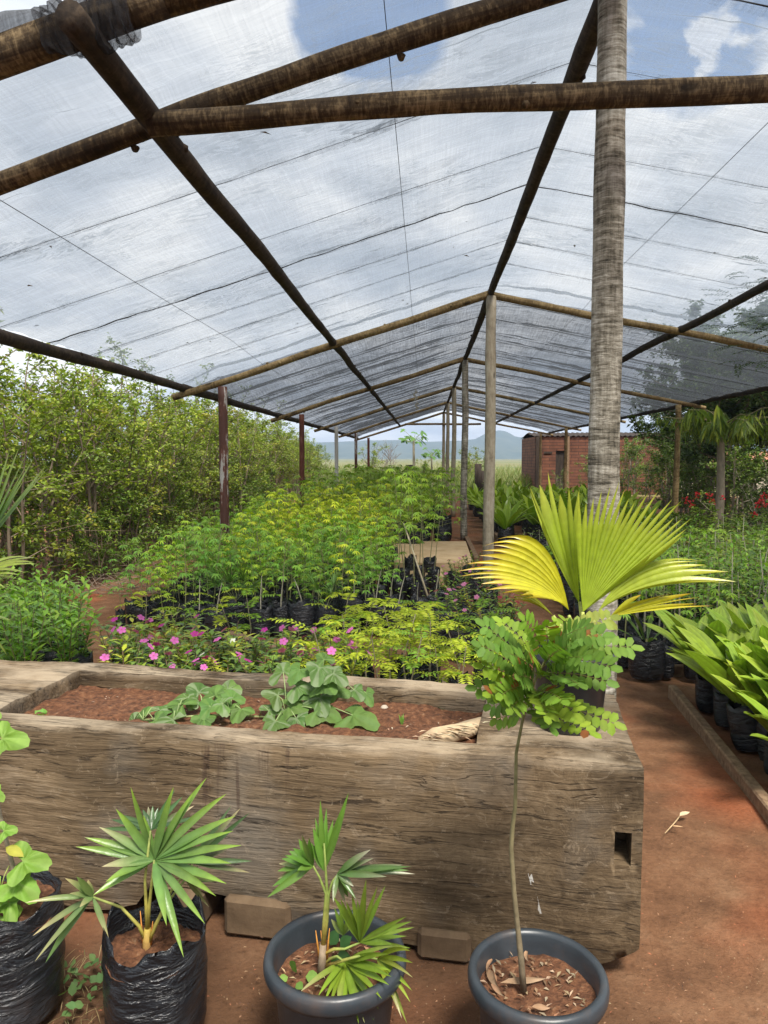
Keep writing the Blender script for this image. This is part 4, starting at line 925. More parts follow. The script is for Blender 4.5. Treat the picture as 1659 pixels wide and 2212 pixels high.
def privet(r,H=.62):
    ms=MB(); ml=MB()
    for b in range(6):
        a=b*2.4; top=V((.1*math.cos(a),.1*math.sin(a),H*r.uniform(.75,1.1))); q0=V((0,0,.15)); tube(ms,[q0,top],[.004,.002],4,(.18,.15,.08),cap=False)
        for k in range(26):
            t=.12+.88*k/25; q=q0.lerp(top,t); th=k*1.6+r.uniform(-.5,.5)
            blade(ml,q,V((math.cos(th),math.sin(th),r.uniform(.2,.9))),UP,r.uniform(.06,.09),.03,2,ov,.1,.2,jit(r.choice([(.2,.38,.035),(.27,.44,.04),(.14,.28,.03)]),.2,r))
    return ms.mesh('stem',M['stem']),ml.mesh('foliage',M['leaf_gloss'])
def palmlet(r,H=.8,nb=8,L=.5,W=.075,col=(.16,.27,.03),z0=.22,el0=.7,dr=.3):
    ms=MB(); ml=MB(); tube(ms,[V((0,0,z0-.03)),V((0,0,z0+.07))],[.016,.008],6,(.25,.25,.09),cap=False)
    for k in range(nb):
        a=k*2.4+r.uniform(-.4,.4); el=r.uniform(el0,1.4)-.25*(k/nb); d=V((math.cos(a)*math.cos(el),math.sin(a)*math.cos(el),math.sin(el)))
        p=V((0,0,z0+.01)); l=L*r.uniform(.7,1.15); c=jit(col,.2,r); n=V((-d.x,-d.y,1.2)).normalized()
        pblade(ml,p+d*.06,d,n,l,W*1.15,8,lambda t: min(1,.3+t*2.4)*(1-max(0,(t-.5)/.5)**2.2),dr,4,.16,c,mix(c,(.42,.42,.06),.35*r.random()))
    return ms.mesh('stem',M['stem']),ml.mesh('fronds',M['leaf_gloss'])
def fanlet(r,R_=.26,nb=6,col=(.09,.18,.03),z0=.22):
    ms=MB(); ml=MB(); tube(ms,[V((0,0,z0-.03)),V((0,0,z0+.08))],[.014,.01],6,(.25,.2,.1),cap=False)
    for k in range(nb):
        a=k*2.4+r.uniform(-.3,.3); el=r.uniform(.5,1.3); d=V((math.cos(a)*math.cos(el),math.sin(a)*math.cos(el),math.sin(el))); p=V((0,0,z0+.06)); h=p+d*R_*r.uniform(.5,1.0)
        tube(ms,[p,h],[.003,.002],4,(.22,.26,.08),cap=False); n=V((-d.x*.6,-d.y*.6,1)).normalized(); s=d.cross(n).normalized()
        for j in range(13):
            an=(j-6)*.24; blade(ml,h,d*math.cos(an)+s*math.sin(an),n,R_*r.uniform(.8,1.05),.014,4,lance,.22,.4,jit(col,.15,r))
    return ms.mesh('stem',M['stem']),ml.mesh('fronds',M['leaf_gloss'])
def sticks(r,H=.85,col=((.2,.31,.045),(.3,.4,.07),(.14,.24,.04),(.26,.36,.04)),nl=40,ll=.085):
    ms=MB(); ml=MB(); top=V((r.uniform(-.07,.07),r.uniform(-.07,.07),H*r.uniform(.85,1.12))); mid=V((r.uniform(-.04,.04),r.uniform(-.04,.04),H*.55)); c=r.choice(col)
    pts=[bez(V((0,0,.15)),mid,top,i/4) for i in range(5)]; tube(ms,pts,[.008,.0075,.0065,.005,.003],5,(.4,.37,.28),cap=False)
    for k in range(nl):
        t=.55+.45*k/(nl-1); q=bez(V((0,0,.15)),mid,top,t); a=k*2.4+r.uniform(-.5,.5); d=V((math.cos(a),math.sin(a),r.uniform(-.2,.6))); e=q+d*r.uniform(.02,.14)
        blade(ml,e,d,UP,ll*r.uniform(.7,1.3),ll*.42,3,ov,.3,.2,jit(c,.25,r))
    return ms.mesh('stem',M['stem']),ml.mesh('foliage',M['leaf_gloss'])
BAGS=[bag_mesh(.075,.25,14,7,1.1+i*3.3,fold=.2,soil=False,crumple=1.6)[0] for i in range(5)]
BAGL=[bag_mesh(.13,.3,20,9,2.1+i*3.3,fold=.15,soil=False,crumple=1.4)[0] for i in range(4)]
def place(kind,protos_,x,y,label,cat,group,bags=BAGS,sc=1,names=('stem','foliage'),bs=1,tilt=.04,z=None,bz=1):
    pr=R.choice(protos_); o=thing(kind,label,cat,(x,y,gz(y) if z is None else z),R.uniform(0,6.28),group,sc)
    o.rotation_euler=(R.uniform(-tilt,tilt),R.uniform(-tilt,tilt),R.uniform(0,6.28))
    link('grow_bag',R.choice(bags),o).scale=(bs,bs,bs*bz)
    if isinstance(pr,list):
        for nm,me in pr: link(nm,me,o)
    else:
        for nm,me in zip(names,pr): link(nm,me,o)
    return o
# middle bed: tall seedlings
CAS=[cassava(random.Random(100+i*7),.78+.05*(i%4),20+i%6,spread=.85+.12*(i%4)) for i in range(9)]; CASY=[cassava(random.Random(300+i),1.0,24,((.5,.56,.03),(.4,.52,.03))) for i in range(4)]
n=0
for j in range(22):
    y=7.45+.3*j
    for i in range(13):
        x=-3.15+.235*i+R.uniform(-.05,.05); 
        if x>-.55 and j>3: continue
        if x>-.35: continue
        far=j/21; yl=x>-2.7 and R.random()<(.04 if j<9 else .65 if x>-2.3 else .2)
        place('fingered_seedling',CASY if yl else CAS,x,y+R.uniform(-.06,.06),'yellow-green fingered seedling in a black bag in the dense bed left of the path' if yl else 'mid-green fingered seedling in a black bag in the dense bed left of the path','seedling','seedlings in the dense middle bed',sc=R.uniform(.7,1.15)+.26*far,tilt=.1); n+=1
# sparse taller saplings right of the dense bed
TALL=[cassava(random.Random(500+i),1.45,20,((.2,.34,.035),(.26,.4,.035)),.085,1.2) for i in range(4)]
for k,(px,py) in enumerate(((862,1300),(880,1295),(896,1302),(915,1288),(870,1270),(905,1262),(935,1270),(888,1245),(850,1275),(925,1250))):
    p=GG(px,py); place('potted_sapling',TALL,p.x,p.y,'tall bare-stemmed sapling with drooping leaves beside the pale slab','sapling','tall saplings by the pale slab',BAGS,R.uniform(.9,1.15),bs=1.1,tilt=.1)
mb=MB(); a=GG(935,1322); b=P(872,1130,a.y+.5); tube(mb,[a,b],[.014,.009],7,(.42,.36,.24)); tag(mb.build('leaning_stick',M['stem']),'bare tan stick leaning among the tall saplings','stick')
# back beds on the left of the path
BK=[cassava(random.Random(700+i),1.0,15,((.18,.3,.035),(.25,.38,.04)),.11,1.3) for i in range(4)]+[palmlet(random.Random(720+i),.9,9,.6,.09,(.38,.46,.035)) for i in range(2)]
for j in range(18):
    y=14.6+.8*j
    for i in range(7):
        x=-2.6+.5*i+R.uniform(-.15,.15)
        if x>.45: continue
        place('potted_shrub',BK[4:] if R.random()<.4 else BK[:4],x,y,'leafy young tree in a black bag on the far bed left of the path','young tree','young trees on the far left bed',BAGL,R.uniform(1.05,1.5))
# right far bed
PAL=[palmlet(random.Random(800+i),.95,12,.78,.11,(.27,.42,.03)) for i in range(4)]
for j in range(13):
    y=15.2+.95*j
    for i in range(5):
        x=1.75+.75*i+R.uniform(-.15,.15)
        place('potted_palm',PAL,x,y,'arching green palm seedling in a black bag on the far bed right of the path','palm seedling','palm seedlings on the far right bed',BAGL,R.uniform(.95,1.3))
SML=[sticks(random.Random(850+i),.5,nl=12,ll=.06) for i in range(3)]
for j in range(3):
    for i in range(5): place('potted_seedling',SML,1.8+.26*i+R.uniform(-.04,.04),12.6+.33*j,'small sparse seedling in a big black bag in front of the far palm bed','seedling','big bags beside the path',BAGL,1.1)
# right field of pale-stemmed seedlings
STK=[sticks(random.Random(900+i)) for i in range(8)]
MIXF=[cassava(random.Random(960+i),.8,20,((.2,.36,.04),(.28,.4,.04))) for i in range(2)]+[privet(random.Random(965+i),.85) for i in range(2)]
cnt=0
for j in range(17):
    y=5.75+.31*j
    for i in range(15):
        x=1.55+.24*i+.02*j+R.uniform(-.06,.06)
        if x<1.75 and j<1: continue
        if x/y>.62: continue
        q=R.random(); place('pale_stemmed_seedling',STK if q<.72 else MIXF,x,y+R.uniform(-.07,.07),'pale-stemmed small-leaved bagged seedling in the crowded bed right of the ringed trunk','seedling','pale-stemmed seedlings in the right bed',sc=R.uniform(.85,1.2)); cnt+=1
# feathery seedlings behind the trough
FE=protos(feathery,5)
for k in range(26):
    x=-.55+.155*(k%7)+R.uniform(-.05,.05); y=4.1+.34*(k//7)+R.uniform(-.06,.06)
    place('feathery_seedling',FE,x,y,'feathery yellow-green seedling in a black bag close behind the trough','seedling','feathery seedlings behind the trough',sc=R.uniform(.85,1.12))
# periwinkles
PE=[peri(random.Random(40+i),((.5,.04,.34),(.55,.13,.42),(.42,.03,.26)),2+i%3) for i in range(6)]; PW=[peri(random.Random(60),((.85,.85,.8),))]; PN=[peri(random.Random(70+i),nfl=0) for i in range(2)]
for k in range(33):
    x=-2.05+.155*(k%10)+R.uniform(-.04,.04); y=4.1+.33*(k//10)+R.uniform(-.05,.05)
    if x<-.44*y: x+=1.5
    q=R.random(); w=(k in(15,18,26)); pr=PW if w else PE if q<.8 else PN
    place('potted_periwinkle',pr,x,y,'white-flowered periwinkle in a black bag behind the trough' if w else 'pink-flowered periwinkle in a black bag behind the trough' if q<.8 else 'flowerless leafy periwinkle in a black bag behind the trough','flower','periwinkles behind the trough',sc=R.uniform(.95,1.25))
for k in range(5):
    p=GG(225+45*k,1490); place('potted_seedling',FE,-2.15+.2*k,5.5+.1*(k%2),'broad-leaved feathery seedling at the left end of the flower row','seedling','seedlings left of the flowers',sc=R.uniform(.85,1))
# privet-like seedlings at the left
PV=protos(privet,4)
for k in range(72):
    x=-4.0+.2*(k%9)+R.uniform(-.06,.06); y=4.3+.3*(k//9)+R.uniform(-.06,.06)
    if x>-.475*y-.05: continue
    place('potted_shrub',PV,x,y,'bushy bright green shrub seedling in a bag in the left clump beside the dirt path','shrub','bright shrubs in the left clump',sc=R.uniform(.9,1.2))
# small fan palms in front of the dense bed, larger bags
FP=[fanlet(random.Random(20+i),.3) for i in range(2)]
p=GG(512,1362); place('potted_fan_palm',[FP[0]],p.x,p.y,'dark fan palm seedling in a black bag at the front of the dense bed','palm seedling',None,BAGL,1.1)
p=GG(705,1372); place('potted_fan_palm',[FP[1]],p.x,p.y,'lighter narrow fan palm seedling before the dense bed, right of the dark one','palm seedling',None,BAGL,.95)
LB=[sticks(random.Random(950+i),.55,nl=8,ll=.06) for i in range(3)]
for k,(px,py) in enumerate(((430,1372),(470,1378),(565,1372),(610,1370),(655,1372),(760,1360),(790,1345),(815,1365),(845,1345),(860,1370),(955,1335),(905,1350),(935,1345))):
    p=GG(px,py); place('potted_seedling',LB,p.x,p.y,'small seedling in a wide black bag in the row before the dense bed','seedling','wide bags before the dense bed',BAGL,R.uniform(.9,1.15))
# desert roses by the path
DR=[peri(random.Random(75+i),((.55,.1,.25),(.5,.18,.33)),4) for i in range(2)]
for k,(px,py) in enumerate(((965,1335),(1000,1310),(1045,1330),(985,1370),(1030,1385),(1075,1380),(1000,1420),(1055,1425),(960,1400),(1020,1275),(985,1285),(1100,1420))):
    p=GG(px,py); place('potted_flower',DR,p.x,p.y,'dark leafy plant with small pink flowers in a black bag at the path edge','flower','pink flowering plants by the path',BAGL,R.uniform(.95,1.15))
# lone bag palm at the corner of the right path
p=GG(1396,1462); o=place('potted_palm',[palmlet(random.Random(33),.6,6,.35,.03,(.1,.17,.035))],p.x,p.y,'lone wrinkled black bag with a small dark palm at the corner of the right path','palm seedling',None,BAGL,1.02)
# coconut-like palms behind the plank
CO=[palmlet(random.Random(120+i),.8,13,.58,.12,(.28,.41,.045),.17,.75,.24) for i in range(5)]
k=0
for r_ in range(10):
    for c_ in range(4):
        y=3.4+.185*r_; x=1.77+.175*c_+.012*r_+(.06 if r_%2 else 0)
        if r_==5 and c_==0: x+=.02
        place('potted_coconut_palm',CO,x,y,'broad pleated palm seedling in a leaning black bag behind the timber edge at the right','palm seedling','broad-leaved palm seedlings at the right edge',BAGS,R.uniform(.82,1.15),bs=1.1,tilt=.15,bz=.82,names=('stem','fronds')); k+=1
# palm at the left edge of the photo
ms=MB(); ml=MB(); b=V((-2.72,4.0,0)); o=thing('fan_palm','pale green fan palm reaching in at the left edge of the photo','palm',tuple(b))
tube(ms,[V((0,0,0)),V((0,0,.5))],[.05,.035],9,(.2,.15,.1),rough=.2)
for (hx,hy,tips,c,dr) in((-40,1190,[(55,985),(40,970),(70,995),(95,1010),(20,975),(90,1020),(60,1000),(75,1035),(100,1015),(50,1040),(30,1000),(0,960)],(.14,.27,.05),.02),(-60,1250,[(85,1205),(90,1212),(60,1232),(88,1195),(35,1250),(45,1240),(10,1270),(70,1190)],(.3,.38,.05),.3),(-50,1330,[(40,1300),(20,1340),(35,1265),(0,1400)],(.16,.25,.05),.25)):
    h=P(hx,hy,4.0)-b; tube(ms,[V((0,0,.45)),h],[.008,.005],5,(.25,.28,.09))
    for (px,py) in tips:
        t=P(px,py,4.0+R.uniform(-.15,.15))-b; d=t-h; L=d.length; blade(ml,h,d+UP*dr*L,V((0,-.7,.7)),L*1.05,.03,7,lance,dr,.4,jit(c,.15),(.3,.36,.1))
ms.build('stem',M['stem'],o); ml.build('fronds',M['leaf_gloss'],o)
# ---------------------------------------------------------------- bed edges, slabs, path
def plank(name,a,b,w,h,label,cat='edging',mat='plank',group=None):
    a,b=V(a),V(b); L=(b-a).length; c=(a+b)/2; mb=MB()
    box(mb,(0,0,0),(L,w,h),(.2,.15,.1),None,.008); o=mb.build(name,M[mat],smooth=False); o.location=c+V((0,0,h/2-.03)); o.rotation_euler=(0,-math.asin((b.z-a.z)/L),math.atan2(b.y-a.y,b.x-a.x)); return tag(o,label,cat,group)
a=GG(1452,1500); b=GG(1659,1752); b2=a+(b-a)*1.7; plank('bed_edging',(a.x,a.y,gz(a.y)),(b2.x,b2.y,gz(b2.y)),.06,.1,'timber edging plank beside the right path in front of the broad palm bags')
a=GG(1440,1452); b=GG(1520,1458); plank('bed_edging',(a.x,a.y,gz(a.y)),(b.x+.6,b.y,gz(b.y)),.06,.09,'short board closing the bed behind the lone wrinkled bag')
def edge(pa,pb,label,w=.09,h=.1,mat='plank'):
    a,b=GG(*pa),GG(*pb); return plank('bed_edging',(a.x,a.y,gz(a.y)),(b.x,b.y,gz(b.y)),w,h,label,mat=mat)
edge((1148,1240),(1068,1155),'brown edging board on the right side of the centre path beyond the second post')
edge((1268,1345),(1160,1222),'brown edging board on the right side of the centre path near the yellow palm')
edge((1030,1212),(1008,1165),'brown edging board between the pale slab and the centre path')
edge((1180,1218),(1290,1218),'brown board across the front of the big bag bed')
edge((690,1440),(440,1362),'pinkish brown edging behind the periwinkles')
def slab(name,pts,h,label,mat='sand'):
    ps=[GG(*q) for q in pts]; c=sum(ps,V((0,0,0)))/4; mb=MB(); z=c.z
    vs=[V((p.x-c.x,p.y-c.y,-.05)) for p in ps]+[V((p.x-c.x,p.y-c.y,h)) for p in ps]
    mb.add(vs,[(4,5,6,7),(0,1,5,4),(1,2,6,5),(2,3,7,6),(3,0,4,7)],(.4,.3,.2)); o=mb.build(name,M[mat],smooth=False); o.location=c; return tag(o,label,'slab')
slab('sand_slab',((850,1232),(1022,1232),(1006,1182),(845,1182)),.12,'pale sandy slab beside the centre path under the far bags')
slab('sand_slab',((880,1262),(960,1262),(955,1242),(880,1242)),.1,'small lower sandy step in front of the pale slab')
slab('concrete_kerb',((865,1528),(1000,1528),(995,1515),(868,1515)),.16,'brown concrete kerb showing between the feathery seedlings','concrete')
slab('concrete_kerb',((165,1520),(322,1520),(318,1480),(180,1480)),.14,'tan board at the left end of the flower row behind the trough','plank')
# dead twigs along the left path
mb=MB()
for k in range(260):
    p=GG(R.uniform(180,420),R.uniform(1225,1290)); p.x-=R.uniform(0,.5); p.z+=R.uniform(0,.1); d=V((R.uniform(-1,1),R.uniform(-1,1),R.uniform(-.1,.25))).normalized(); tube(mb,[p,p+d*R.uniform(.1,.4)],[.006,.003],3,jit((.2,.15,.11),.3),cap=False)
tag(mb.build('twig_litter',M['dry']),'dead twigs heaped along the left edge of the dirt path','twigs',kind='stuff')
# ---------------------------------------------------------------- trees
def tree(r,H,nst,spread,nleaf,ll,cols,lean=.12,t0=.25,lw=.5,br=7,stemr=.03,bark=(.19,.145,.1),droop=.4):
    mt=MB(); mc=MB()
    for s in range(nst):
        a=r.uniform(0,6.28); q=V((.12*math.cos(a)*(nst>1),.12*math.sin(a)*(nst>1),0)); d=V((r.uniform(-lean,lean),r.uniform(-lean,lean),1)); h=H*r.uniform(.75,1.0); pts=[q.copy()]
        for k in range(7):
            d=(d+V((r.uniform(-.14,.14),r.uniform(-.14,.14),.0))).normalized(); q=q+d*h/7; pts.append(q.copy())
        tube(mt,pts,[stemr*(1-.85*i/7) for i in range(8)],6,bark,cap=False)
        tw=[]
        for b in range(br):
            t=t0+(1-t0)*(b+r.random())/br; i=min(6,int(t*7)); q0=pts[i].lerp(pts[i+1],t*7-i); dd=rdir(r,-.05,.8); L=spread*(1.15-.6*t)*r.uniform(.6,1.2)
            e1=q0+dd*L*.5+V((0,0,.05)); e2=e1+(dd+rdir(r)*.5)*L*.5
            tube(mt,[q0,e1,e2],[stemr*.4*(1.1-t*.6),stemr*.25,.003],4,bark,cap=False); tw.append((q0,e1,e2))
            for _ in range(2):
                u=r.uniform(.3,1); p=q0.lerp(e1,u) if r.random()<.5 else e1.lerp(e2,u); f=p+rdir(r,-.3,1)*L*.35; tube(mt,[p,f],[.005,.002],3,bark,cap=False); tw.append((p,(p+f)/2,f))
        tw.append((pts[-3],pts[-2],pts[-1])); per=max(1,int(nleaf/nst/len(tw)))
        for (q0,e1,e2) in tw:
            cl=r.choice(cols)
            for _ in range(per):
                u=r.uniform(.15,1.05); p=bez(q0,e1,e2,u)+rdir(r)*r.uniform(.0,.11)*(ll/.08); dd=(rdir(r,-.6,.7)-UP*droop*r.random()).normalized()
                leafq(mc,p,dd,(UP+rdir(r)*.8).normalized(),ll*r.uniform(.6,1.25),ll*lw*r.uniform(.8,1.2),jit(cl,.25,r))
    return mt.mesh('trunk',M['bark']),mc.mesh('crown',M['leaf'])
OLV=[(.2,.27,.03),(.26,.33,.035),(.15,.21,.028),(.28,.34,.04),(.31,.31,.04)]
DRK=[(.06,.1,.025),(.08,.13,.03),(.11,.16,.04),(.07,.11,.035)]
TA=[tree(random.Random(11+i),3.4,3,.95,1350,.085,OLV[:4] if i<3 else OLV,br=9) for i in range(5)]
TB=[tree(random.Random(31+i),2.6,4,.8,1500,.08,OLV,br=7,t0=.15) for i in range(3)]
TC=[tree(random.Random(41+i),1.3,5,.55,1300,.07,[(.13,.2,.025),(.18,.26,.03),(.1,.16,.022)],br=6,t0=.02,stemr=.015) for i in range(4)]
TG=[tree(random.Random(61+i),2.4,4,.8,1900,.08,[(.1,.17,.035),(.15,.23,.04),(.21,.29,.06)],br=7,t0=.1,bark=(.25,.21,.16)) for i in range(3)]
TD=[tree(random.Random(51+i),5.4,2,2.0,8000,.13,DRK,br=13,t0=.35,stemr=.07) for i in range(4)]
def tr(kind,protos_,x,y,label,cat,group,sc=1,z=None):
    pr=R.choice(protos_); return inst(kind,label,cat,(x,y,gz(y) if z is None else z),R.uniform(0,6.28),[('trunk',pr[0]),('crown',pr[1])],group,sc)
row=[]
for k in range(58):
    y=5.2+.62*k**1.02; 
    for side in range(2):
        x=-4.75-.035*y-1.15*side+R.uniform(-.35,.35)-max(0,(9-y))*.12
        if x/y<-.82: continue
        row.append((x,y,side))
for (x,y,side) in row:
    sc=R.uniform(.8,1.08)*(1.0 if y<30 else .85); yl=R.random()<.2
    tr('thicket_tree',TA[3:] if yl else TA[:3],x,y,'slender olive-green tree with yellowing leaves in the thicket left of the net house' if yl else 'slender olive-green tree in the thicket left of the net house','tree','thicket trees left of the net house',sc*(1.0 if side==0 else 1.12))
for k in range(40):
    y=5.6+.5*k; x=-4.55-.03*y+R.uniform(-.5,.15)
    if x/y<-.8: continue
    tr('thicket_shrub',TC+TB[:1],x,y,'low leafy shrub at the foot of the left thicket','shrub','shrubs along the foot of the thicket',R.uniform(.75,1.15))
for k in range(10): tr('thicket_shrub',TB,-6.5-1.0*k*.6+R.uniform(-.5,.5),11+3.2*k,'many-stemmed shrub deep inside the left thicket','shrub','shrubs deep in the thicket',R.uniform(1.1,1.4))
for k in range(30): tr('field_scrub',TC+TB[:2],R.uniform(-9,3.2),R.uniform(38.5,50),'olive scrub bush in the field beyond the far end of the net house','shrub','scrub beyond the far end',R.uniform(.7,1.1))
# right side: shrubs and trees
for k in range(26):
    y=11.2+.85*k; x=6.0+R.uniform(-.4,1.6)+.05*k
    if x/y>.62 or (y>19 and x/y<.31): continue
    tr('garden_shrub',TG,x,y,'green garden shrub beyond the right bed','shrub','garden shrubs beyond the right bed',R.uniform(.8,1.15))
for k in range(16):
    y=10.9+.3*(k%4); x=2.0+.42*k*.75+R.uniform(-.2,.2)
    if x/y>.62 or y<10.5: continue
    tr('garden_shrub',TC,x,y,'low dark shrub closing the back of the right seedling bed','shrub','shrubs behind the right seedling bed',R.uniform(.65,.85))
for (x,y,s,l) in((8.3,17.5,.95,'dark spreading tree right of the brick building, seen under and through the net'),(10.6,19.5,1.05,'dark tree at the right edge beyond the tall thin tree'),(12.6,25,1.25,'big dark tree far right behind the garden shrubs'),(10.4,29,1.2,'dark tree standing against the right end of the brick building'),(9.9,31,.85,'dark grey-branched tree in front of the brick building'),(14.5,30,1.2,'dark tree far behind the red flowering shrub'),(11.2,23,1.15,'dense dark tree seen through the net above the tall thin tree')):
    tr('dark_tree',TD,x,y,l,'tree',None,s)
for (x,y,s) in((8.4,15.6,1.0),(10.2,16.6,1.08),(7.2,18,.95),(7.4,20.2,1.05),(9.6,18.4,1.15),(9.2,21,1.15),(12,22.5,1.25),(9.6,24.5,1.2),(13.6,24.5,1.15),(10.3,28,1.0),(10.8,26,1.1)): tr('dark_tree',TD,x,y,'dark tree in the group seen through the net right of the ringed trunk','tree','dark trees behind the net at the right',s)
# round-crowned tree behind the net
TE=tree(random.Random(77),4.6,1,1.7,5200,.09,[(.05,.085,.02),(.07,.11,.03)],br=16,t0=.55,stemr=.09); inst('round_tree','round dense green crown showing through the net at the right edge','tree',(9.1,14.2,gz(14)),1,[('trunk',TE[0]),('crown',TE[1])],None,1.05)
# thin tree with drooping long leaves
def droop_tree():
    mt=MB(); mc=MB(); r=random.Random(5); H=2.42
    tube(mt,[V((0,0,0)),V((.05,0,1.2)),V((.02,0,2.1)),V((.1,0,H))],[.085,.07,.06,.04],9,(.3,.25,.18),cap=False,rough=.2)
    for k in range(22):
        a=k*2.4; d=V((math.cos(a),math.sin(a),r.uniform(.05,.5))); L=r.uniform(.6,1.25); q=V((.08,0,H-r.uniform(0,.3))); e=q+d*L; tube(mt,[q,(q+e)/2+V((0,0,.1)),e],[.018,.012,.006],4,(.22,.2,.1),cap=False)
        for j in range(34):
            t=r.uniform(.25,1); p=bez(q,(q+e)/2+V((0,0,.2)),e,t); blade(mc,p,V((r.uniform(-.6,.6),r.uniform(-.6,.6),-.7)),V((d.x,d.y,.3)),r.uniform(.2,.36),.042,3,ov,.2,.2,jit(r.choice([(.17,.25,.035),(.27,.33,.04),(.1,.16,.03)]),.2,r))
    return mt.mesh('trunk',M['bark']),mc.mesh('crown',M['leaf'])
dt=droop_tree(); p=GG(1548,1172); p=V((p.x*13/p.y,13,gz(13))); inst('drooping_tree','thin-trunked tree with an umbrella of long drooping leaves by the right eave','tree',tuple(p),0,[('trunk',dt[0]),('crown',dt[1])])
# fern-leaved tree above the net at the right
def fern_tree():
    mt=MB(); mc=MB(); r=random.Random(8); base=V((6.9,9.3,gz(9.3)))
    top=P(1760,700,9.3)-base; tube(mt,[V((0,0,0)),V((.1,0,2)),top],[.1,.08,.05],8,(.2,.17,.13),cap=False)
    for (px,py,dy) in((1570,640,0),(1600,590,.3),(1575,690,-.3),(1640,560,.2),(1610,660,.5),(1650,620,-.4),(1590,760,.3),(1640,800,0),(1570,720,.5),(1650,700,.4),(1580,800,.2)):
        e=P(px,py,9.3+dy)-base; s=top.lerp(e,.25)
        tube(mt,[top,s],[.02,.01],4,(.2,.17,.13),cap=False)
        for j in range(9):
            q=s.lerp(e,.15+.75*j/8)+V((0,0,.05*math.sin(j))); d=(rdir(r,-.3,.2)*.3+(e-s).normalized()*.12)
            pinnate(mc,None,q,q+d.normalized()*r.uniform(.28,.42),V((0,0,.04)),9,.06,.02,(.035,.06,.02),UP,r)
    o=thing('fern_leaved_tree','tree with feathery dark sprays hanging over the roof net at the right edge','tree',tuple(base)); mt.build('trunk',M['bark'],o); mc.build('crown',M['leaf'],o)
fern_tree()
# red flowering shrub
fs=tree(random.Random(91),1.5,5,.8,900,.08,DRK,br=7,t0=.3,stemr=.02,bark=(.3,.26,.2)); p=GG(1625,1165); p=V((.455*12.0,12.0,gz(12)))
o=inst('red_flower_shrub','twiggy shrub carrying red flower clusters beyond the right bed','shrub',tuple(p),0,[('trunk',fs[0]),('crown',fs[1])])
mb=MB()
for (px,py) in((1645,1082),(1655,1092),(1638,1090),(1480,1080),(1505,1070),(1530,1068),(1560,1075),(1540,1082),(1650,1072),(1630,1110),(1495,1088)):
    c=P(px,py,11.5)-p
    for _ in range(10): leafq(mb,c+rdir()*.035,rdir(),rdir(),.045,.035,jit((.55,.03,.04),.2))
mb.build('flower',M['flower'],o)
# bare tree, papaya-like tree, stumps, dry grass
mt=MB(); r=random.Random(3)
def twig(q,d,L,rad,dep):
    e=q+d*L; tube(mt,[q,(q+e)/2+rdir(r)*L*.06,e],[rad,rad*.8,rad*.6],4,(.2,.16,.14),cap=False)
    if dep>0:
        for _ in range(3): twig(q.lerp(e,r.uniform(.55,1)),(d+rdir(r)*.55+UP*.1).normalized(),L*r.uniform(.55,.8),rad*.55,dep-1)
for k in range(3): twig(V((.3*k-.3,0,0)),V((r.uniform(-.3,.3),0,1)).normalized(),1.1,.045,4)
o=thing('bare_tree','leafless grey twiggy tree beyond the open far end of the net house','tree',(P(835,1000,42).x,42,-.2)); mt.build('trunk',M['bark'],o)
mt=MB(); mc=MB(); tube(mt,[V((0,0,0)),V((.05,0,1.2)),V((0,0,2.6))],[.08,.07,.05],7,(.3,.27,.2),cap=False)
for k in range(20):
    a=k*2.4; q=V((0,0,2.3+.4*r.random())); e=q+V((math.cos(a)*.5,math.sin(a)*.5,r.uniform(-.1,.5))); tube(mt,[q,e],[.012,.008],4,(.2,.26,.1),cap=False); lobed(mc,e,V((r.uniform(-.3,.3),-.5,.8)),e-q,.28,jit((.12,.24,.06),.2,r),7,.6,.1,None,r,.4)
for (px,Y,s,l) in((893,38,1.05,'pale green papaya-like tree beyond the open far end'),(932,39,.75,'shorter papaya-like tree right of the taller one beyond the far end')):
    o=inst('papaya_tree',l,'tree',(P(px,1000,Y).x,Y,-.2),s,[('trunk',mt.mesh('trunk',M['bark'])),('crown',mc.mesh('crown',M['leaf_matte']))],None,s)
tr('garden_shrub',TC,P(1040,1000,44).x+.2,44,'yellowish bush in the dry grass beyond the far posts','shrub',None,1.25)
def stump(px,Y,h,w,label):
    mb=MB(); tube(mb,[V((0,0,-.1)),V((0.02,0,h*.5)),V((0,0,h))],[w,w*.95,w*.85],10,(.1,.08,.07),rough=.3,seed=px); o=mb.build('wooden_stump',M['darkwood']); o.location=(P(px,1000,Y).x,Y,-.2); tag(o,label,'stump')
stump(884,37,1.45,.22,'dark upright stump at the far end beside the papaya-like tree'); stump(1033,37.5,1.5,.2,'taller dark stump behind the second ridge post'); stump(1044,38,1.15,.24,'shorter dark stump right beside the taller one')
mb=MB(); r=random.Random(4)
for k in range(15000):
    y=38+34*r.random()**1.6; x=r.uniform(-.22*y-2,.33*y); h=r.uniform(.5,1.25)*(1 if y<50 else 1.2); a=r.uniform(0,6.28)
    p=V((x,y,-.22)); d=V((.35*math.cos(a),.35*math.sin(a),1)); c=jit(r.choice([(.26,.28,.09),(.2,.26,.07),(.34,.33,.17),(.16,.22,.06)]),.2,r); s=V((.022,.01,0))
    m=p+d*h*.6; mb.add([p-s,p+s,m+s*.7,p+d*h+V((.1*math.cos(a),.1*math.sin(a),-.1)),m-s*.7],[(0,1,2,4),(4,2,3)],c)
tag(mb.build('dry_grass',M['leaf_matte']),'tall dry grass in the field beyond the net house','grass',kind='stuff')
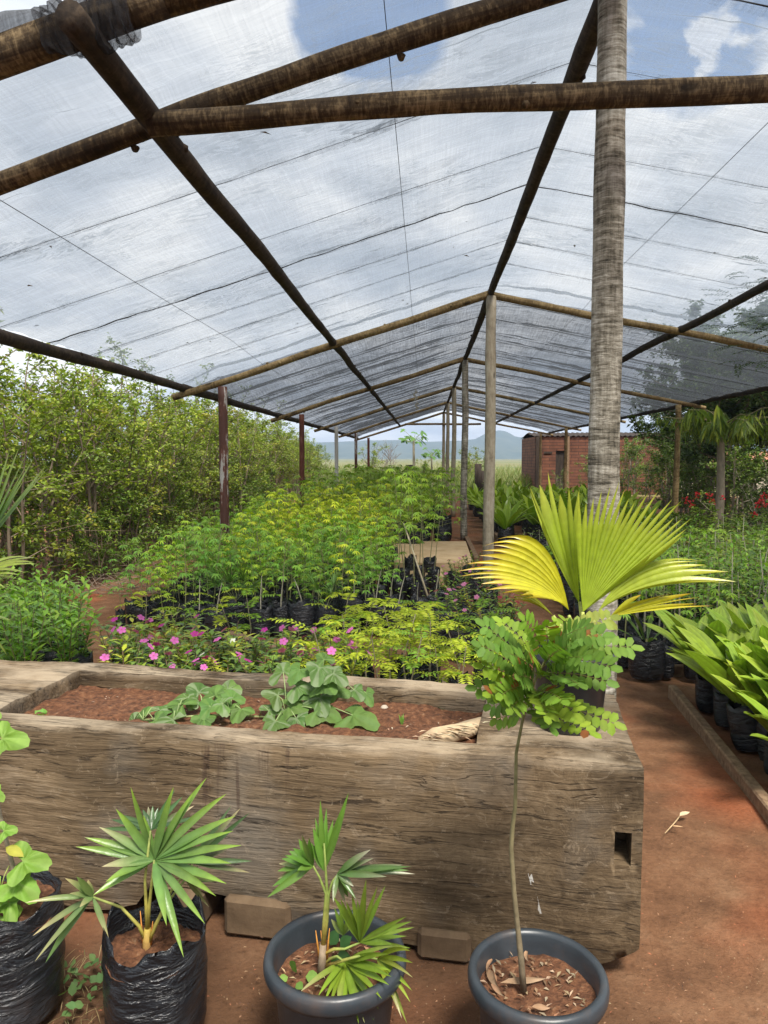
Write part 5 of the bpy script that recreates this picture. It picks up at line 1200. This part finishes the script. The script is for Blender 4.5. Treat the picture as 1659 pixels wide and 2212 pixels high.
# ---------------------------------------------------------------- brick building
BX0=P(1156,1000,37).x; BY=37.0; BW=6.6; BH=2.85
B=thing('brick_building','red brick building with a dark doorway behind the right corner of the net house','building',(BX0,BY,-.2))
mb=MB(); doorx0,doorx1=1.0,1.45; dh=2.15
def wb(x0,x1,z0,z1): box(mb,((x0+x1)/2,.1,(z0+z1)/2),(x1-x0,.2,z1-z0),(.3,.1,.05))
wb(0,doorx0,0,BH); wb(doorx1,BW,0,BH); wb(doorx0,doorx1,dh,BH)
box(mb,(.1,2.6,BH/2),(.2,4.8,BH),(.3,.1,.05)); box(mb,(BW-.1,2.6,BH/2),(.2,4.8,BH),(.3,.1,.05)); box(mb,(BW/2,5.1,BH/2),(BW,.2,BH),(.3,.1,.05))
mb.build('wall',M['brick'],B,smooth=False)
mb=MB(); box(mb,((doorx0+doorx1)/2,.14,dh/2),(doorx1-doorx0,.05,dh),(.05,.03,.02)); mb.build('door',M['darkwood'],B,smooth=False)
mb=MB(); box(mb,(doorx1+.12,-.06,BH/2),(.14,.12,BH),(.3,.2,.1)); mb.build('post',M['plank'],B,smooth=False)
mb=MB(); box(mb,(.12,-.06,BH/2),(.2,.12,BH),(.05,.03,.02)); mb.build('post',M['darkwood'],B,smooth=False)
mb=MB(); box(mb,(.62,-.025,2.05),(.4,.05,.08),(.05,.03,.02)); mb.build('lintel',M['darkwood'],B,smooth=False)
mb=MB()
def roof(u,v):
    x=-.05+(BW+.5)*u; y=-.1+2.8*v; return V((x,y,BH+.02+.25*v+.025*math.sin(x*2*math.pi/.25)))
grid(mb,roof,220,8,(.4,.2,.1)); grid(mb,lambda u,v:roof(u,1)+V((0,2.7*v,-.25*v)),220,6,(.4,.2,.1)); mb.build('roof',M['darkwood'],B)
for (x,y,s) in((7.6,34.2,.9),(8.7,33,1.1),(9.6,34.5,1.2),(6.4,35.2,.55),(10.6,33.5,1.2),(9.1,31,.8)): tr('garden_shrub',TG,x,y,'green shrub half hiding the brick building','shrub','shrubs before the brick building',s)
H=thing('tiled_house','low distant house with an orange tiled roof glimpsed between the shrubs at the right','house',(P(1500,1000,44).x-1,44,-.2))
mb=MB(); box(mb,(2,2,.85),(7,4,1.7),(.5,.45,.4)); mb.build('wall',M['rock'],H,smooth=False)
mb=MB(); grid(mb,lambda u,v:V((-2+8*u,-.5+2.5*v,1.6+.6*v+.03*math.sin(u*180))),240,4,(.4,.2,.1)); grid(mb,lambda u,v:V((-2+8*u,2+2.5*v,2.2-.6*v+.03*math.sin(u*180))),240,4,(.4,.2,.1)); mb.build('roof',M['tile'],H)
# ---------------------------------------------------------------- haze, light, sky
if HAZE:
    mb=MB(); box(mb,(0,880,38),(4400,2200,84),(1,1,1)); t=NT('haze_air'); v=t.n('ShaderNodeVolumePrincipled'); v.inputs['Color'].default_value=(.55,.72,1,1); v.inputs['Density'].default_value=.0006; v.inputs['Anisotropy'].default_value=.2
    t.l(v.outputs[0],t.out.inputs['Volume']); o=mb.build('haze',t.m,smooth=False); o.location=(0,0,0); tag(o,kind='stuff'); 
SEL,SAZ=math.radians(SUN_EL),math.radians(SUN_AZ)   # azimuth measured from +Y towards +X
sd=V((math.sin(SAZ)*math.cos(SEL),math.cos(SAZ)*math.cos(SEL),math.sin(SEL)))
L=bpy.data.lights.new('sun','SUN'); L.energy=SUN_E; L.angle=math.radians(SUN_ANG); L.color=(1,.94,.85); lo=bpy.data.objects.new('sun',L); C.objects.link(lo); lo.rotation_euler=(-sd).to_track_quat('-Z','Y').to_euler(); lo.location=(0,0,30)
w=bpy.data.worlds.new('World'); bpy.context.scene.world=w; w.use_nodes=True; nt=w.node_tree; nt.nodes.clear()
t=NT.__new__(NT); t.t=nt; t.m=None
out=t.n('ShaderNodeOutputWorld'); bg=t.n('ShaderNodeBackground'); sky=t.n('ShaderNodeTexSky'); sky.sky_type='NISHITA'; sky.sun_disc=False; sky.sun_elevation=SEL; sky.sun_rotation=SAZ
tc=t.n('ShaderNodeTexCoord'); gen=tc.outputs['Generated']; sx=t.n('ShaderNodeSeparateXYZ'); t.l(gen,sx.inputs[0])
zz=t.math('ADD',t.math('MAXIMUM',sx.outputs['Z'],0.0),.22)
cx=t.n('ShaderNodeCombineXYZ'); t.l(t.math('DIVIDE',sx.outputs['X'],zz),cx.inputs[0]); t.l(t.math('DIVIDE',sx.outputs['Y'],zz),cx.inputs[1]); cx.inputs[2].default_value=3.7
n1=t.noise(cx.outputs[0],1.5,5,.5,.3); n2=t.noise(cx.outputs[0],2.0,5,.52,.3)
m=t.math('ADD',n1,.12); n3=t.ramp(t.noise(cx.outputs[0],3.0,6,.55,.4),[(.4,.1),(.62,1.)])
for (px,py,rad,amt) in((800,30,7,.95),(1480,45,6.5,1.0),(1545,15,5,.3),(-15,545,2.6,.4)):
    d=ray(px,py).normalized(); dp=t.n('ShaderNodeVectorMath',operation='DOT_PRODUCT'); nv=t.n('ShaderNodeVectorMath',operation='NORMALIZE'); t.l(gen,nv.inputs[0]); t.l(nv.outputs[0],dp.inputs[0]); dp.inputs[1].default_value=d
    mr=t.n('ShaderNodeMapRange',interpolation_type='SMOOTHSTEP'); mr.inputs[1].default_value=math.cos(math.radians(rad)); mr.inputs[2].default_value=1; mr.inputs[3].default_value=0; mr.inputs[4].default_value=amt; t.l(dp.outputs['Value'],mr.inputs[0])
    m=t.math('SUBTRACT',m,t.math('MULTIPLY',mr.outputs[0],n3))
mask=t.ramp(m,[(.14,0.),(.4,1.)])
cb=t.ramp(n2,[(.34,(.58,.64,.72)),(.48,(.86,.9,.95)),(.62,(1.2,1.2,1.18))]); cs=t.n('ShaderNodeVectorMath',operation='SCALE'); t.l(cb,cs.inputs[0]); cs.inputs['Scale'].default_value=CLOUD
sk=t.n('ShaderNodeVectorMath',operation='SCALE'); t.l(sky.outputs[0],sk.inputs[0]); sk.inputs['Scale'].default_value=1.15
t.l(t.mixc(sk.outputs[0],cs.outputs[0],mask),bg.inputs['Color']); bg.inputs['Strength'].default_value=SKY_S; t.l(bg.outputs[0],out.inputs['Surface'])
sc=bpy.context.scene; sc.view_settings.view_transform='Standard'; sc.view_settings.look='None'; sc.view_settings.gamma=1; sc.view_settings.exposure=EXPO
sc.cycles.transparent_max_bounces=12; sc.cycles.max_bounces=8; sc.cycles.volume_bounces=0; sc.cycles.use_denoising=True
